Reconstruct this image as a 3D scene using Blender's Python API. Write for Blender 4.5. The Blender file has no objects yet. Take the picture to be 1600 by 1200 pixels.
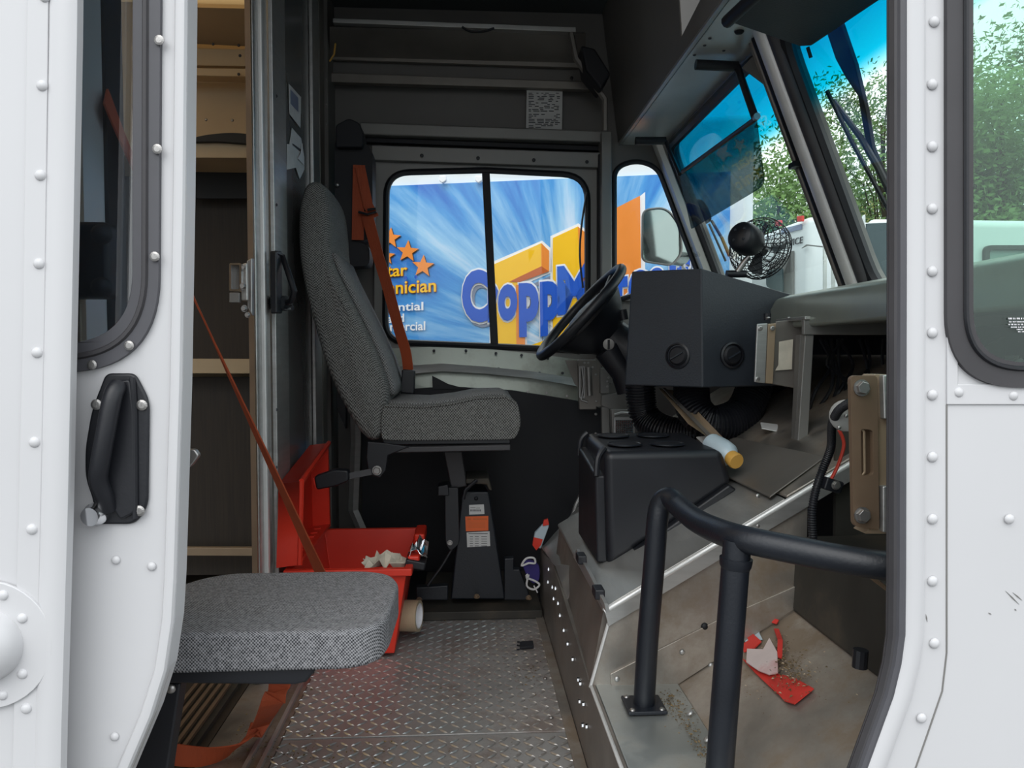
import bpy, bmesh, math, random
from mathutils import Vector, Matrix, Quaternion
from mathutils.geometry import tessellate_polygon
random.seed(7)
S = bpy.context.scene
COL = S.collection
# ------------------------------------------------------------------ camera, sky, exposure
CAM = Vector((0, 0, 0.75))                 # cab floor is z = 0
F = 1200.0
yaw, pitch = math.atan(70/1200), math.atan(48/1200)
cd = bpy.data.cameras.new('camera'); cam = bpy.data.objects.new('camera', cd); COL.objects.link(cam)
cd.sensor_width = 36; cd.lens = F/1600*36; cd.clip_start = 0.02; cd.clip_end = 300
cam.location = CAM; cam.rotation_euler = (math.pi/2 - pitch, 0, -yaw)
S.camera = cam
RM = cam.rotation_euler.to_matrix()
w = bpy.data.worlds.new('overcast'); S.world = w; w.use_nodes = True
nt = w.node_tree; nt.nodes.clear()
wo = nt.nodes.new('ShaderNodeOutputWorld'); bg = nt.nodes.new('ShaderNodeBackground')
tc = nt.nodes.new('ShaderNodeTexCoord'); sep = nt.nodes.new('ShaderNodeSeparateXYZ')
cr = nt.nodes.new('ShaderNodeValToRGB')
cr.color_ramp.elements[0].position = 0.45; cr.color_ramp.elements[0].color = (.62, .66, .68, 1)
cr.color_ramp.elements[1].position = 0.62; cr.color_ramp.elements[1].color = (.93, .97, 1, 1)
ma = nt.nodes.new('ShaderNodeMath'); ma.operation = 'MULTIPLY_ADD'; ma.inputs[1].default_value = .5; ma.inputs[2].default_value = .5
nt.links.new(tc.outputs['Generated'], sep.inputs[0]); nt.links.new(sep.outputs[2], ma.inputs[0])
nt.links.new(ma.outputs[0], cr.inputs[0]); nt.links.new(cr.outputs[0], bg.inputs[0])
bg.inputs[1].default_value = 1.35
nt.links.new(bg.outputs[0], wo.inputs[0])
sd = bpy.data.lights.new('sun', 'SUN'); sd.energy = 0.9; sd.angle = 0.9; sd.color = (1, .98, .95)
so = bpy.data.objects.new('sun', sd); COL.objects.link(so); so.rotation_euler = (math.radians(42), 0, math.radians(-18))
S.view_settings.view_transform = 'Standard'; S.view_settings.look = 'None'
S.view_settings.exposure = 0.42; S.view_settings.gamma = 1.0; S.view_settings.use_curve_mapping = False

# ------------------------------------------------------------------ projection helpers (measuring tools)
def ray(px, py): return RM @ Vector(((px-800)/F, (600-py)/F, -1))
def P(px, py, Y):
    d = ray(px, py); return CAM + d*(Y/d.y)
def PX(px, py, X):
    d = ray(px, py); return CAM + d*(X/d.x)
def PZ(px, py, z):
    d = ray(px, py); return CAM + d*((z-CAM.z)/d.z)
def PP(px, py, o, n):
    d = ray(px, py); return CAM + d*((o-CAM).dot(n)/d.dot(n))
def V(*a): return Vector(a)

# ------------------------------------------------------------------ materials
def srgb(r, g, b):
    f = lambda c: (c/255/12.92) if c/255 <= .04045 else ((c/255+.055)/1.055)**2.4
    return (f(r), f(g), f(b), 1)
def mat(name, col, rough=.5, metal=0, var=.12, vscale=8, bump=0, bscale=60, stretch=None, dirt=0, dirtcol=(.12,.08,.05,1), spec=.5, rvar=.1, dr=(.5, .66)):
    m = bpy.data.materials.new(name); m.use_nodes = True; t = m.node_tree; N = t.nodes; L = t.links
    b = N['Principled BSDF']; b.inputs['Roughness'].default_value = rough; b.inputs['Metallic'].default_value = metal
    b.inputs['Specular IOR Level'].default_value = spec
    c = N.new('ShaderNodeTexCoord'); mp = N.new('ShaderNodeMapping'); L.new(c.outputs['Object'], mp.inputs[0])
    if stretch: mp.inputs['Scale'].default_value = stretch
    n = N.new('ShaderNodeTexNoise'); n.inputs['Scale'].default_value = vscale; n.inputs['Detail'].default_value = 5
    L.new(mp.outputs[0], n.inputs[0])
    r = N.new('ShaderNodeValToRGB'); r.color_ramp.elements[0].position = .3; r.color_ramp.elements[1].position = .7
    r.color_ramp.elements[0].color = tuple(x*(1-var) for x in col[:3])+(1,); r.color_ramp.elements[1].color = tuple(min(1, x*(1+var)) for x in col[:3])+(1,)
    L.new(n.outputs[0], r.inputs[0]); out = r.outputs[0]
    if dirt:
        n2 = N.new('ShaderNodeTexNoise'); n2.inputs['Scale'].default_value = 5; n2.inputs['Detail'].default_value = 9; n2.inputs['Roughness'].default_value = .68
        L.new(c.outputs['Object'], n2.inputs[0])
        r2 = N.new('ShaderNodeValToRGB'); r2.color_ramp.elements[0].position = dr[0]; r2.color_ramp.elements[1].position = dr[1]
        r2.color_ramp.elements[0].color = (0, 0, 0, 1); r2.color_ramp.elements[1].color = (dirt,)*3+(1,)
        L.new(n2.outputs[0], r2.inputs[0])
        mx = N.new('ShaderNodeMixRGB'); mx.inputs[2].default_value = dirtcol
        L.new(r2.outputs[0], mx.inputs[0]); L.new(out, mx.inputs[1]); out = mx.outputs[0]
        mm = N.new('ShaderNodeMath'); mm.operation = 'MULTIPLY_ADD'; mm.inputs[1].default_value = -metal; mm.inputs[2].default_value = metal
        L.new(r2.outputs[0], mm.inputs[0]); L.new(mm.outputs[0], b.inputs['Metallic'])
    L.new(out, b.inputs['Base Color'])
    if rvar:
        rr = N.new('ShaderNodeMath'); rr.operation = 'MULTIPLY_ADD'; rr.inputs[1].default_value = rvar*2; rr.inputs[2].default_value = rough-rvar
        L.new(n.outputs[0], rr.inputs[0]); L.new(rr.outputs[0], b.inputs['Roughness'])
    if bump:
        nb = N.new('ShaderNodeTexNoise'); nb.inputs['Scale'].default_value = bscale; nb.inputs['Detail'].default_value = 4; L.new(mp.outputs[0], nb.inputs[0])
        bp = N.new('ShaderNodeBump'); bp.inputs['Strength'].default_value = bump; bp.inputs['Distance'].default_value = .004
        L.new(nb.outputs[0], bp.inputs['Height']); L.new(bp.outputs[0], b.inputs['Normal'])
    return m
def fabric(name, dark, light, k, ax=('X', 'Z')):
    m = bpy.data.materials.new(name); m.use_nodes = True; t = m.node_tree; N = t.nodes; L = t.links
    b = N['Principled BSDF']; b.inputs['Roughness'].default_value = .95; b.inputs['Specular IOR Level'].default_value = .15
    c = N.new('ShaderNodeTexCoord'); sp = N.new('ShaderNodeSeparateXYZ'); L.new(c.outputs['Object'], sp.inputs[0])
    def mth(op, a, bb):
        x = N.new('ShaderNodeMath'); x.operation = op
        for i, q in enumerate((a, bb)):
            if q is None: continue
            if isinstance(q, (int, float)): x.inputs[i].default_value = q
            else: L.new(q, x.inputs[i])
        return x.outputs[0]
    yz = mth('ADD', sp.outputs[2], sp.outputs[1])
    s1 = mth('SINE', mth('MULTIPLY', sp.outputs[0], k), None); s2 = mth('SINE', mth('MULTIPLY', yz, k*.9), None)
    pr = mth('MULTIPLY_ADD', mth('MULTIPLY', s1, s2), .5); pr.node.inputs[2].default_value = .5
    n = N.new('ShaderNodeTexNoise'); n.inputs['Scale'].default_value = 260; n.inputs['Detail'].default_value = 3; L.new(c.outputs['Object'], n.inputs[0])
    f = mth('MULTIPLY_ADD', n.outputs[0], .7); L.new(mth('MULTIPLY', pr, .65), f.node.inputs[2])
    r = N.new('ShaderNodeValToRGB'); r.color_ramp.elements[0].position = .42; r.color_ramp.elements[1].position = .88
    r.color_ramp.elements[0].color = dark; r.color_ramp.elements[1].color = light
    L.new(f, r.inputs[0]); L.new(r.outputs[0], b.inputs['Base Color'])
    bp = N.new('ShaderNodeBump'); bp.inputs['Strength'].default_value = .5; bp.inputs['Distance'].default_value = .0015
    L.new(pr, bp.inputs['Height']); L.new(bp.outputs[0], b.inputs['Normal'])
    return m
def glass(name, tint=(1, 1, 1, 1), refl=.06, band=None, graz=.55):
    m = bpy.data.materials.new(name); m.use_nodes = True; t = m.node_tree; N = t.nodes; L = t.links; N.clear()
    o = N.new('ShaderNodeOutputMaterial'); tr = N.new('ShaderNodeBsdfTransparent'); gl = N.new('ShaderNodeBsdfGlossy'); mx = N.new('ShaderNodeMixShader')
    gl.inputs['Roughness'].default_value = .01; tr.inputs[0].default_value = tint
    lw = N.new('ShaderNodeLayerWeight'); lw.inputs[0].default_value = .5      # symmetric on both faces of the thin pane
    pw = N.new('ShaderNodeMath'); pw.operation = 'POWER'; pw.inputs[1].default_value = 4; L.new(lw.outputs['Facing'], pw.inputs[0])
    mu = N.new('ShaderNodeMath'); mu.operation = 'MULTIPLY_ADD'; mu.inputs[1].default_value = graz; mu.inputs[2].default_value = refl
    L.new(pw.outputs[0], mu.inputs[0]); L.new(mu.outputs[0], mx.inputs[0]); L.new(tr.outputs[0], mx.inputs[1]); L.new(gl.outputs[0], mx.inputs[2]); L.new(mx.outputs[0], o.inputs[0])
    if band:   # the dyed shade band laminated into the top of the windshield, by world height
        g = N.new('ShaderNodeNewGeometry'); s = N.new('ShaderNodeSeparateXYZ'); L.new(g.outputs['Position'], s.inputs[0])
        mr = N.new('ShaderNodeMapRange'); mr.inputs[1].default_value = band[0]; mr.inputs[2].default_value = band[1]; L.new(s.outputs[2], mr.inputs[0])
        r = N.new('ShaderNodeValToRGB'); r.color_ramp.elements[0].color = tint; r.color_ramp.elements[1].color = (.0, .44, .60, 1)
        e = r.color_ramp.elements.new(.35); e.color = (.03, .60, .72, 1)
        L.new(mr.outputs[0], r.inputs[0]); L.new(r.outputs[0], tr.inputs[0])
    return m
def rays_mat(name):   # printed graphic: streaks fanning out from the lower right
    m = bpy.data.materials.new(name); m.use_nodes = True; t = m.node_tree; N = t.nodes; L = t.links
    b = N['Principled BSDF']; b.inputs['Roughness'].default_value = .35
    c = N.new('ShaderNodeTexCoord'); sp = N.new('ShaderNodeSeparateXYZ'); L.new(c.outputs['UV'], sp.inputs[0])
    at = N.new('ShaderNodeMath'); at.operation = 'ARCTAN2'; L.new(sp.outputs[1], at.inputs[0]); L.new(sp.outputs[0], at.inputs[1])
    le = N.new('ShaderNodeVectorMath'); le.operation = 'LENGTH'; L.new(c.outputs['UV'], le.inputs[0])
    cb = N.new('ShaderNodeCombineXYZ'); L.new(at.outputs[0], cb.inputs[0])
    ml = N.new('ShaderNodeMath'); ml.operation = 'MULTIPLY'; ml.inputs[1].default_value = .12; L.new(le.outputs[1], ml.inputs[0]); L.new(ml.outputs[0], cb.inputs[1])
    n1 = N.new('ShaderNodeTexNoise'); n1.inputs['Scale'].default_value = 5; n1.inputs['Detail'].default_value = 6; n1.inputs['Roughness'].default_value = .6; L.new(cb.outputs[0], n1.inputs[0])
    ad = N.new('ShaderNodeMath'); ad.operation = 'MULTIPLY_ADD'; ad.inputs[1].default_value = -.22; L.new(le.outputs[1], ad.inputs[0]); L.new(n1.outputs[0], ad.inputs[2])
    r = N.new('ShaderNodeValToRGB'); E = r.color_ramp.elements
    E[0].position = .12; E[0].color = srgb(24, 104, 198); E[1].position = .55; E[1].color = srgb(235, 240, 252)
    e = E.new(.25); e.color = srgb(72, 152, 220); e = E.new(.38); e.color = srgb(150, 200, 238)
    L.new(ad.outputs[0], r.inputs[0]); L.new(r.outputs[0], b.inputs['Base Color'])
    return m
M = {}
M['white'] = mat('white_paint', srgb(201, 201, 203), .34, 0, .02, 3, .03, 30, rvar=.05)
M['white_truck'] = mat('weathered_white_paint', srgb(226, 230, 232), .4, 0, .04, 2)
M['alu'] = mat('brushed_aluminium', (.50, .50, .49, 1), .42, .8, .1, 6, .08, 40, (1, 1, 12), dirt=.25, dirtcol=(.2, .16, .12, 1))
M['alu_dirty'] = mat('stained_aluminium', (.44, .41, .375, 1), .40, .85, .35, 7, .12, 25, dirt=.8, dirtcol=(.17, .115, .065, 1), dr=(.40, .60))
M['alu_step'] = mat('scuffed_step_aluminium', (.50, .53, .52, 1), .42, .8, .2, 5, .1, 25, dirt=.6, dr=(.46, .64), dirtcol=(.22, .17, .11, 1))
M['kick'] = mat('scuffed_kick_plate', (.20, .18, .16, 1), .5, .5, .3, 6, .1, 30, dirt=.5, dirtcol=(.09, .06, .04, 1))
M['edge'] = mat('bright_worn_edge', (.72, .72, .71, 1), .4, .4, .1, 10)
M['alu_dark'] = mat('tarnished_panel', (.24, .22, .20, 1), .5, .6, .2, 5, .06, 40)
M['alu_shelf'] = mat('overhead_aluminium', (.66, .67, .64, 1), .3, .35, .12, 5, .05, 20)
M['alu_green'] = mat('green_grey_metal', (.34, .37, .33, 1), .42, .6, .15, 6, .05, 30, dirt=.4, dirtcol=(.09, .07, .04, 1))
M['plate'] = mat('tread_plate_metal', (.40, .39, .38, 1), .45, .45, .25, 5, .1, 60, dirt=.7, dirtcol=(.10, .055, .035, 1), dr=(.48, .64))
M['tread'] = mat('worn_tread_metal', (.60, .59, .58, 1), .34, .85, .1, 6)
M['grey'] = mat('grey_interior_paint', (.15, .143, .135, 1), .55, .2, .12, 4)
M['grey_mid'] = mat('mid_grey_frame_paint', (.23, .225, .215, 1), .5, .4, .12, 4)
M['greyblue'] = mat('ceiling_grey_paint', (.10, .12, .125, 1), .5, .1, .1, 3)
M['black'] = mat('black_plastic', (.009, .010, .014, 1), .45, 0, .15, 10, .06, 200)
M['blackblue'] = mat('black_powder_coat', (.008, .0105, .016, 1), .42, 0, .15, 10, .1, 240)
M['dash'] = mat('charcoal_textured_steel', (.019, .024, .032, 1), .5, 0, .12, 12, .15, 260)
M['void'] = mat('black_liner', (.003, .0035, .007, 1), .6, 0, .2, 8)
M['rubber'] = mat('dark_rubber', (.045, .043, .047, 1), .55, 0, .15, 12, .05, 80)
M['rubberwin'] = mat('grey_rubber_gasket', (.075, .075, .085, 1), .5, 0, .1, 14, .05, 80)
M['soot'] = mat('grimy_dark_metal', (.045, .042, .036, 1), .7, .3, .35, 5, .2, 30, dirt=.5, dirtcol=(.10, .075, .05, 1))
M['chrome'] = mat('chrome', (.75, .76, .78, 1), .15, 1, .04, 8)
M['steel'] = mat('zinc_steel', (.38, .37, .36, 1), .4, .9, .1, 30)
M['tan'] = mat('tan_painted_steel', (.21, .145, .095, 1), .45, .35, .15, 9, .05, 60)
M['tanlight'] = mat('light_tan_steel', (.36, .27, .18, 1), .45, .3, .12, 9)
M['strap'] = mat('orange_webbing', (.36, .062, .018, 1), .75, 0, .15, 20, .3, 400, (1, 1, .2))
M['red'] = mat('red_plastic', (.70, .038, .018, 1), .38, 0, .08, 5)
M['cream'] = mat('crumpled_cream_paper', (.62, .57, .47, 1), .8, 0, .15, 30)
M['paper'] = mat('white_paper', (.66, .66, .66, 1), .8, 0, .08, 40)
M['label'] = mat('white_label', (.55, .55, .54, 1), .6, 0, .05, 40)
M['ink'] = mat('dark_print', (.05, .05, .06, 1), .6)
M['orange_label'] = mat('orange_label', (.72, .13, .03, 1), .6, 0, .05)
M['tape'] = mat('beige_packing_tape', (.45, .36, .24, 1), .35, 0, .08, 60, 0, 60, (30, 1, 1))
M['blue_white'] = mat('pale_blue_plastic', (.46, .56, .62, 1), .35, 0, .1, 12)
M['blue'] = mat('blue_print', srgb(24, 86, 196), .4, 0, .04)
M['yellowcap'] = mat('amber_cap', (.62, .34, .07, 1), .4)
M['purple'] = mat('purple_cloth', (.035, .025, .16, 1), .8, 0, .2, 30)
M['redcloth'] = mat('red_sheet_plastic', (.60, .04, .03, 1), .5, 0, .2, 14)
M['pinkpaper'] = mat('red_stained_paper', (.62, .52, .50, 1), .8, 0, .12, 14, dirt=.8, dirtcol=(.5, .08, .1, 1))
M['debris'] = mat('dry_leaf_debris', (.16, .11, .05, 1), .9, 0, .6, 60)
M['yellow'] = mat('yellow_print', srgb(255, 196, 20), .4, 0, .03)
M['orange'] = mat('orange_print', srgb(240, 140, 50), .4, 0, .03)
M['brownprint'] = mat('rust_print', srgb(196, 96, 40), .4, 0, .03)
M['whiteprint'] = mat('white_print', srgb(240, 240, 244), .4, 0, .02)
M['greyprint'] = mat('grey_print', srgb(130, 140, 165), .4, 0, .03)
M['rays'] = rays_mat('blue_ray_graphic')
M['fabric_jump'] = fabric('grey_woven_cloth', (.028, .030, .034, 1), (.33, .33, .345, 1), 1500)
M['fabric_side'] = fabric('charcoal_woven_cloth', (.028, .028, .027, 1), (.25, .25, .24, 1), 900)
M['fabric_face'] = fabric('mid_grey_seat_cloth', (.06, .06, .06, 1), (.30, .30, .30, 1), 900)
M['glass'] = glass('clear_glass', (.96, .98, .97, 1), .02)
M['glass_green'] = glass('green_glass', (.74, .90, .83, 1), .05)
M['glass_door'] = glass('grey_door_glass', (.70, .76, .82, 1), .14)
M['windshield'] = glass('shade_band_glass', (.93, .98, .96, 1), .03, (1.27, 1.40))
M['visor'] = glass('smoked_visor', (.36, .40, .39, 1), .015, graz=.12)
M['amberlens'] = mat('red_lens', (.6, .04, .03, 1), .3)
M['mirror_back'] = mat('chrome_mirror_shell', (.30, .36, .34, 1), .15, 1, .05, 5)
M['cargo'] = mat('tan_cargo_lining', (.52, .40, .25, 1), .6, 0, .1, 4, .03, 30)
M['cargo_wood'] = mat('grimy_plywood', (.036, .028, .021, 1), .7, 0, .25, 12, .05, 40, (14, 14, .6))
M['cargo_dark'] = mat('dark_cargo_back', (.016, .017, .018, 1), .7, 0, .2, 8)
M['leaf'] = mat('leaf_green', (.20, .32, .11, 1), .6, 0, .5, .9)
M['leaf2'] = mat('leaf_deep_green', (.13, .24, .09, 1), .6, 0, .5, .8)
M['leaf3'] = mat('leaf_yellow_green', (.36, .38, .12, 1), .6, 0, .5, .9)
M['bark'] = mat('bark', (.09, .07, .055, 1), .9, 0, .3, 12, .5, 20)
M['asphalt'] = mat('asphalt', (.12, .12, .12, 1), .9, 0, .15, 3, .3, 60)
M['darkglass'] = mat('dark_truck_glass', (.05, .08, .09, 1), .1, 0, .1, 3)
M['redwire'] = mat('red_wire', (.55, .05, .03, 1), .4)
# daylight roof of the cargo body
tm = bpy.data.materials.new('translucent_fibreglass'); tm.use_nodes = True
_n = tm.node_tree.nodes; _l = tm.node_tree.links; _n.clear()
_o = _n.new('ShaderNodeOutputMaterial'); _t = _n.new('ShaderNodeBsdfTranslucent'); _d = _n.new('ShaderNodeBsdfDiffuse'); _m = _n.new('ShaderNodeMixShader')
_t.inputs[0].default_value = (.62, .50, .33, 1); _d.inputs[0].default_value = (.6, .52, .4, 1); _m.inputs[0].default_value = .3
_l.new(_t.outputs[0], _m.inputs[1]); _l.new(_d.outputs[0], _m.inputs[2]); _l.new(_m.outputs[0], _o.inputs[0]); M['roof'] = tm

# ------------------------------------------------------------------ mesh builder
class MB:
    def __init__(s): s.v = []; s.f = []; s.m = []
    def add(s, vs, fs, mi=0):
        b = len(s.v); s.v += [Vector(x) for x in vs]; s.f += [[b+i for i in f] for f in fs]; s.m += [mi]*len(fs); return s
    def prism(s, pts, off, mi=0):
        pts = [Vector(p) for p in pts]; off = Vector(off); n = len(pts)
        nr = Vector((0, 0, 0))
        for i in range(n): nr += pts[i].cross(pts[(i+1) % n])
        if nr.dot(off) > 0: pts = pts[::-1]
        fs = [list(range(n)), list(range(2*n-1, n-1, -1))]+[[(i+1) % n, i, n+i, n+(i+1) % n] for i in range(n)]
        return s.add(pts+[p+off for p in pts], fs, mi)
    def hexa(s, a, b, mi=0):     # two loops of 4 points
        return s.add(list(a)+list(b), [[0, 1, 2, 3], [7, 6, 5, 4], [1, 0, 4, 5], [2, 1, 5, 6], [3, 2, 6, 7], [0, 3, 7, 4]], mi)
    def box(s, c, sz, rot=None, mi=0):
        c = Vector(c); h = Vector(sz)/2; R = rot or Matrix.Identity(3)
        pts = [c+R @ Vector((x*h.x, y*h.y, z*h.z)) for z in (-1, 1) for x, y in ((-1, -1), (1, -1), (1, 1), (-1, 1))]
        return s.add(pts, [[3, 2, 1, 0], [4, 5, 6, 7], [0, 1, 5, 4], [1, 2, 6, 5], [2, 3, 7, 6], [3, 0, 4, 7]], mi)
    def sheet(s, loops, off, mi=0):
        loops = [[Vector(p) for p in l] for l in loops]; off = Vector(off)
        flat = [p for l in loops for p in l]; n = len(flat)
        tr = tessellate_polygon(loops); fs = []
        for t in tr:
            a, b, c = t; nr = (flat[b]-flat[a]).cross(flat[c]-flat[a])
            if nr.dot(off) > 0: t = (c, b, a)
            fs.append(list(t)); fs.append([n+t[2], n+t[1], n+t[0]])
        b0 = 0
        for l in loops:
            k = len(l)
            for i in range(k):
                j = (i+1) % k; fs.append([b0+i, b0+j, n+b0+j, n+b0+i])
            b0 += k
        s.add(flat+[p+off for p in flat], fs, mi); s.fixn = True; return s
    def tube(s, path, r, seg=10, closed=False, mi=0, cap=True, flat=1.0, up=None):
        path = [Vector(p) for p in path]; n = len(path)
        if not callable(r): rr = r; r = lambda i: rr
        tang = []
        for i in range(n):
            a = path[(i-1) % n] if (closed or i > 0) else path[i]; b = path[(i+1) % n] if (closed or i < n-1) else path[i]
            tang.append((b-a).normalized())
        u = Vector(up) if up else (Vector((0, 0, 1)) if abs(tang[0].z) < .9 else Vector((1, 0, 0)))
        vs = []
        for i in range(n):
            t = tang[i]; u = (u-t*u.dot(t)).normalized(); w_ = t.cross(u)
            if up: u = (Vector(up)-t*Vector(up).dot(t)).normalized(); w_ = t.cross(u)
            for k in range(seg):
                a = 2*math.pi*k/seg; vs.append(path[i]+(u*math.cos(a)*flat+w_*math.sin(a))*r(i))
        fs = []
        for i in range(n if closed else n-1):
            j = (i+1) % n
            for k in range(seg):
                l = (k+1) % seg; fs.append([i*seg+k, i*seg+l, j*seg+l, j*seg+k])
        if cap and not closed: fs.append(list(range(seg))[::-1]); fs.append([(n-1)*seg+k for k in range(seg)])
        return s.add(vs, fs, mi)
    def lathe(s, prof, o, ax, seg=24, mi=0):   # prof: (radius, along)
        o = Vector(o); ax = Vector(ax).normalized(); u = ax.orthogonal().normalized(); w_ = ax.cross(u); vs = []; fs = []
        for r, h in prof:
            for k in range(seg):
                a = 2*math.pi*k/seg; vs.append(o+ax*h+(u*math.cos(a)+w_*math.sin(a))*max(r, 1e-5))
        for i in range(len(prof)-1):
            for k in range(seg):
                l = (k+1) % seg; fs.append([i*seg+k, i*seg+l, (i+1)*seg+l, (i+1)*seg+k])
        fs.append(list(range(seg))[::-1]); fs.append([(len(prof)-1)*seg+k for k in range(seg)])
        return s.add(vs, fs, mi)
    def ribbon(s, path, side, wd, th=.0025, mi=0):
        path = [Vector(p) for p in path]; n = len(path); vs = []
        for i in range(n):
            t = (path[min(i+1, n-1)]-path[max(i-1, 0)]).normalized(); sd_ = Vector(side(i/(n-1)) if callable(side) else side); sd_ = (sd_-t*sd_.dot(t)).normalized(); nn = t.cross(sd_)
            for a, b in ((-1, -1), (1, -1), (1, 1), (-1, 1)): vs.append(path[i]+sd_*a*wd/2+nn*b*th/2)
        fs = [[0, 1, 2, 3][::-1], [4*(n-1)+k for k in range(4)]]
        for i in range(n-1):
            for k in range(4): l = (k+1) % 4; fs.append([4*i+k, 4*i+l, 4*i+4+l, 4*i+4+k])
        return s.add(vs, fs, mi)
    def build(s, name, mt, parent=None, smooth=False, bevel=0, bseg=2, label=None, center=True):
        me = bpy.data.meshes.new(name); mts = mt if isinstance(mt, (list, tuple)) else [mt]
        c = Vector((0, 0, 0))
        if center and s.v:
            lo = Vector([min(p[i] for p in s.v) for i in range(3)]); hi = Vector([max(p[i] for p in s.v) for i in range(3)]); c = (lo+hi)/2; c.z = lo.z
        me.from_pydata([tuple(p-c) for p in s.v], [], s.f)
        for x in mts: me.materials.append(M[x] if isinstance(x, str) else x)
        for p, mi in zip(me.polygons, s.m): p.material_index = mi
        bm = bmesh.new(); bm.from_mesh(me); bmesh.ops.remove_doubles(bm, verts=bm.verts, dist=1e-6); bmesh.ops.recalc_face_normals(bm, faces=bm.faces); bm.to_mesh(me); bm.free()
        if smooth or bevel:
            for p in me.polygons: p.use_smooth = True
            try: me.set_sharp_from_angle(angle=math.radians(42))
            except Exception: pass
        o = bpy.data.objects.new(name, me); COL.objects.link(o); o.location = c
        if bevel:
            b = o.modifiers.new('bevel', 'BEVEL'); b.width = bevel; b.segments = bseg; b.limit_method = 'ANGLE'; b.angle_limit = math.radians(40); b.harden_normals = True
        if parent: adopt(o, parent)
        if label: o['label'] = label
        return o
def wmat(o):
    m = Matrix.LocRotScale(o.location, o.rotation_euler, o.scale)
    return (wmat(o.parent) @ o.matrix_parent_inverse @ m) if o.parent else m
def adopt(o, p): o.parent = p; o.matrix_parent_inverse = wmat(p).inverted()
def thing(name, loc, label=None, cat=None, group=None, kind=None):
    o = bpy.data.objects.new(name, None); COL.objects.link(o); o.location = Vector(loc); o.empty_display_size = .05
    return tag(o, label, cat, group, kind)
def tag(o, label=None, cat=None, group=None, kind=None):
    if label: o['label'] = label
    if cat: o['category'] = cat
    if group: o['group'] = group
    if kind: o['kind'] = kind
    return o
def struct(o, label=None, cat=None): return tag(o, label, cat, None, 'structure')
def rp(pts, rad, n=7):      # polygon with rounded corners, 2-D
    out = []; k = len(pts)
    for i in range(k):
        a, b, c = Vector(pts[i-1]), Vector(pts[i]), Vector(pts[(i+1) % k]); r = rad[i] if isinstance(rad, (list, tuple)) else rad
        if r <= 0: out.append(b); continue
        d1 = (a-b); d2 = (c-b); l = min(r, d1.length*.48, d2.length*.48); p, q = b+d1.normalized()*l, b+d2.normalized()*l
        for j in range(n+1):
            t = j/n; out.append(p*(1-t)**2+b*2*t*(1-t)+q*t*t)
    return out
def sm(pts, n=8, closed=False):   # Catmull-Rom
    pts = [Vector(p) for p in pts]; k = len(pts); out = []
    for i in range(k if closed else k-1):
        g = (lambda j: pts[j % k]) if closed else (lambda j: pts[max(0, min(k-1, j))])
        a, b, c, d = g(i-1), g(i), g(i+1), g(i+2)
        for j in range(n):
            t = j/n; out.append(.5*((2*b)+(c-a)*t+(2*a-5*b+4*c-d)*t*t+(3*b-a-3*c+d)*t**3))
    if not closed: out.append(pts[-1])
    return out
def px(pts, Y): return [P(a, b, Y) for a, b in pts]
def pxx(pts, X): return [PX(a, b, X) for a, b in pts]
_dome = {}
def stud(name, loc, nrm, r, mt, parent, kind='dome'):
    key = (name, round(r, 5), mt, kind)
    if key not in _dome:
        b = MB()
        if kind == 'dome': b.lathe([(r, 0), (r*.97, r*.18), (r*.72, r*.45), (r*.3, r*.6), (0, r*.62)], (0, 0, 0), (0, 0, 1), 12)
        elif kind == 'hex': b.lathe([(r*1.25, 0), (r*1.25, r*.15)], (0, 0, 0), (0, 0, 1), 14); b.lathe([(r, r*.15), (r, r*.75), (r*.85, r*.9)], (0, 0, 0), (0, 0, 1), 6)
        else: b.lathe([(r, 0), (r, r*.2), (r*.6, r*.35), (r*.3, r*.36)], (0, 0, 0), (0, 0, 1), 12); b.box((0, 0, r*.37), (r*.9, r*.2, r*.06)); b.box((0, 0, r*.37), (r*.2, r*.9, r*.06))
        me_o = b.build(name, mt, center=False, smooth=(kind != 'screw')); _dome[key] = me_o; o = me_o
    else: o = _dome[key].copy(); COL.objects.link(o)
    o.parent = None; o.matrix_parent_inverse = Matrix.Identity(4)
    o.location = Vector(loc); o.rotation_euler = Vector(nrm).to_track_quat('Z', 'Y').to_euler(); adopt(o, parent); return o
def text_mesh(s, off=0.0):
    cu = bpy.data.curves.new('lettering', 'FONT'); cu.body = s; cu.offset = off; cu.extrude = 0; cu.size = 1; cu.resolution_u = 4
    o = bpy.data.objects.new('lettering', cu); COL.objects.link(o)
    dg = bpy.context.evaluated_depsgraph_get(); me = bpy.data.meshes.new_from_object(o.evaluated_get(dg))
    vs = [v.co.copy() for v in me.vertices]; fs = [list(p.vertices) for p in me.polygons]
    bpy.data.objects.remove(o); bpy.data.meshes.remove(me); bpy.data.curves.remove(cu); return vs, fs
def text_fit(name, s, bl, br, tl, mt, parent, n, bold=.0, lift=.0005, grow=0, th=.0006, ref=None, label=None):
    vs, fs = text_mesh(s, bold+grow); rv = vs if not grow else text_mesh(s, bold)[0]
    x0, x1 = min(v.x for v in rv), max(v.x for v in rv); y0, y1 = min(v.y for v in rv), max(v.y for v in rv)
    bl, br, tl, n = Vector(bl), Vector(br), Vector(tl), Vector(n)
    b = MB(); pts = [bl+(br-bl)*((v.x-x0)/(x1-x0))+(tl-bl)*((v.y-y0)/(y1-y0))+n*lift for v in vs]
    k = len(pts); b.add(pts, fs); b.add([p+n*th for p in pts], fs)
    return b.build(name, mt, parent, label=label)

# ================================================================== STRUCTURE
YN, YF = .80, 2.70          # near skin, far wall
# ---- ground
b = MB().box((0, 10, -.80), (80, 80, .1)); struct(b.build('ground', 'asphalt'))
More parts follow.
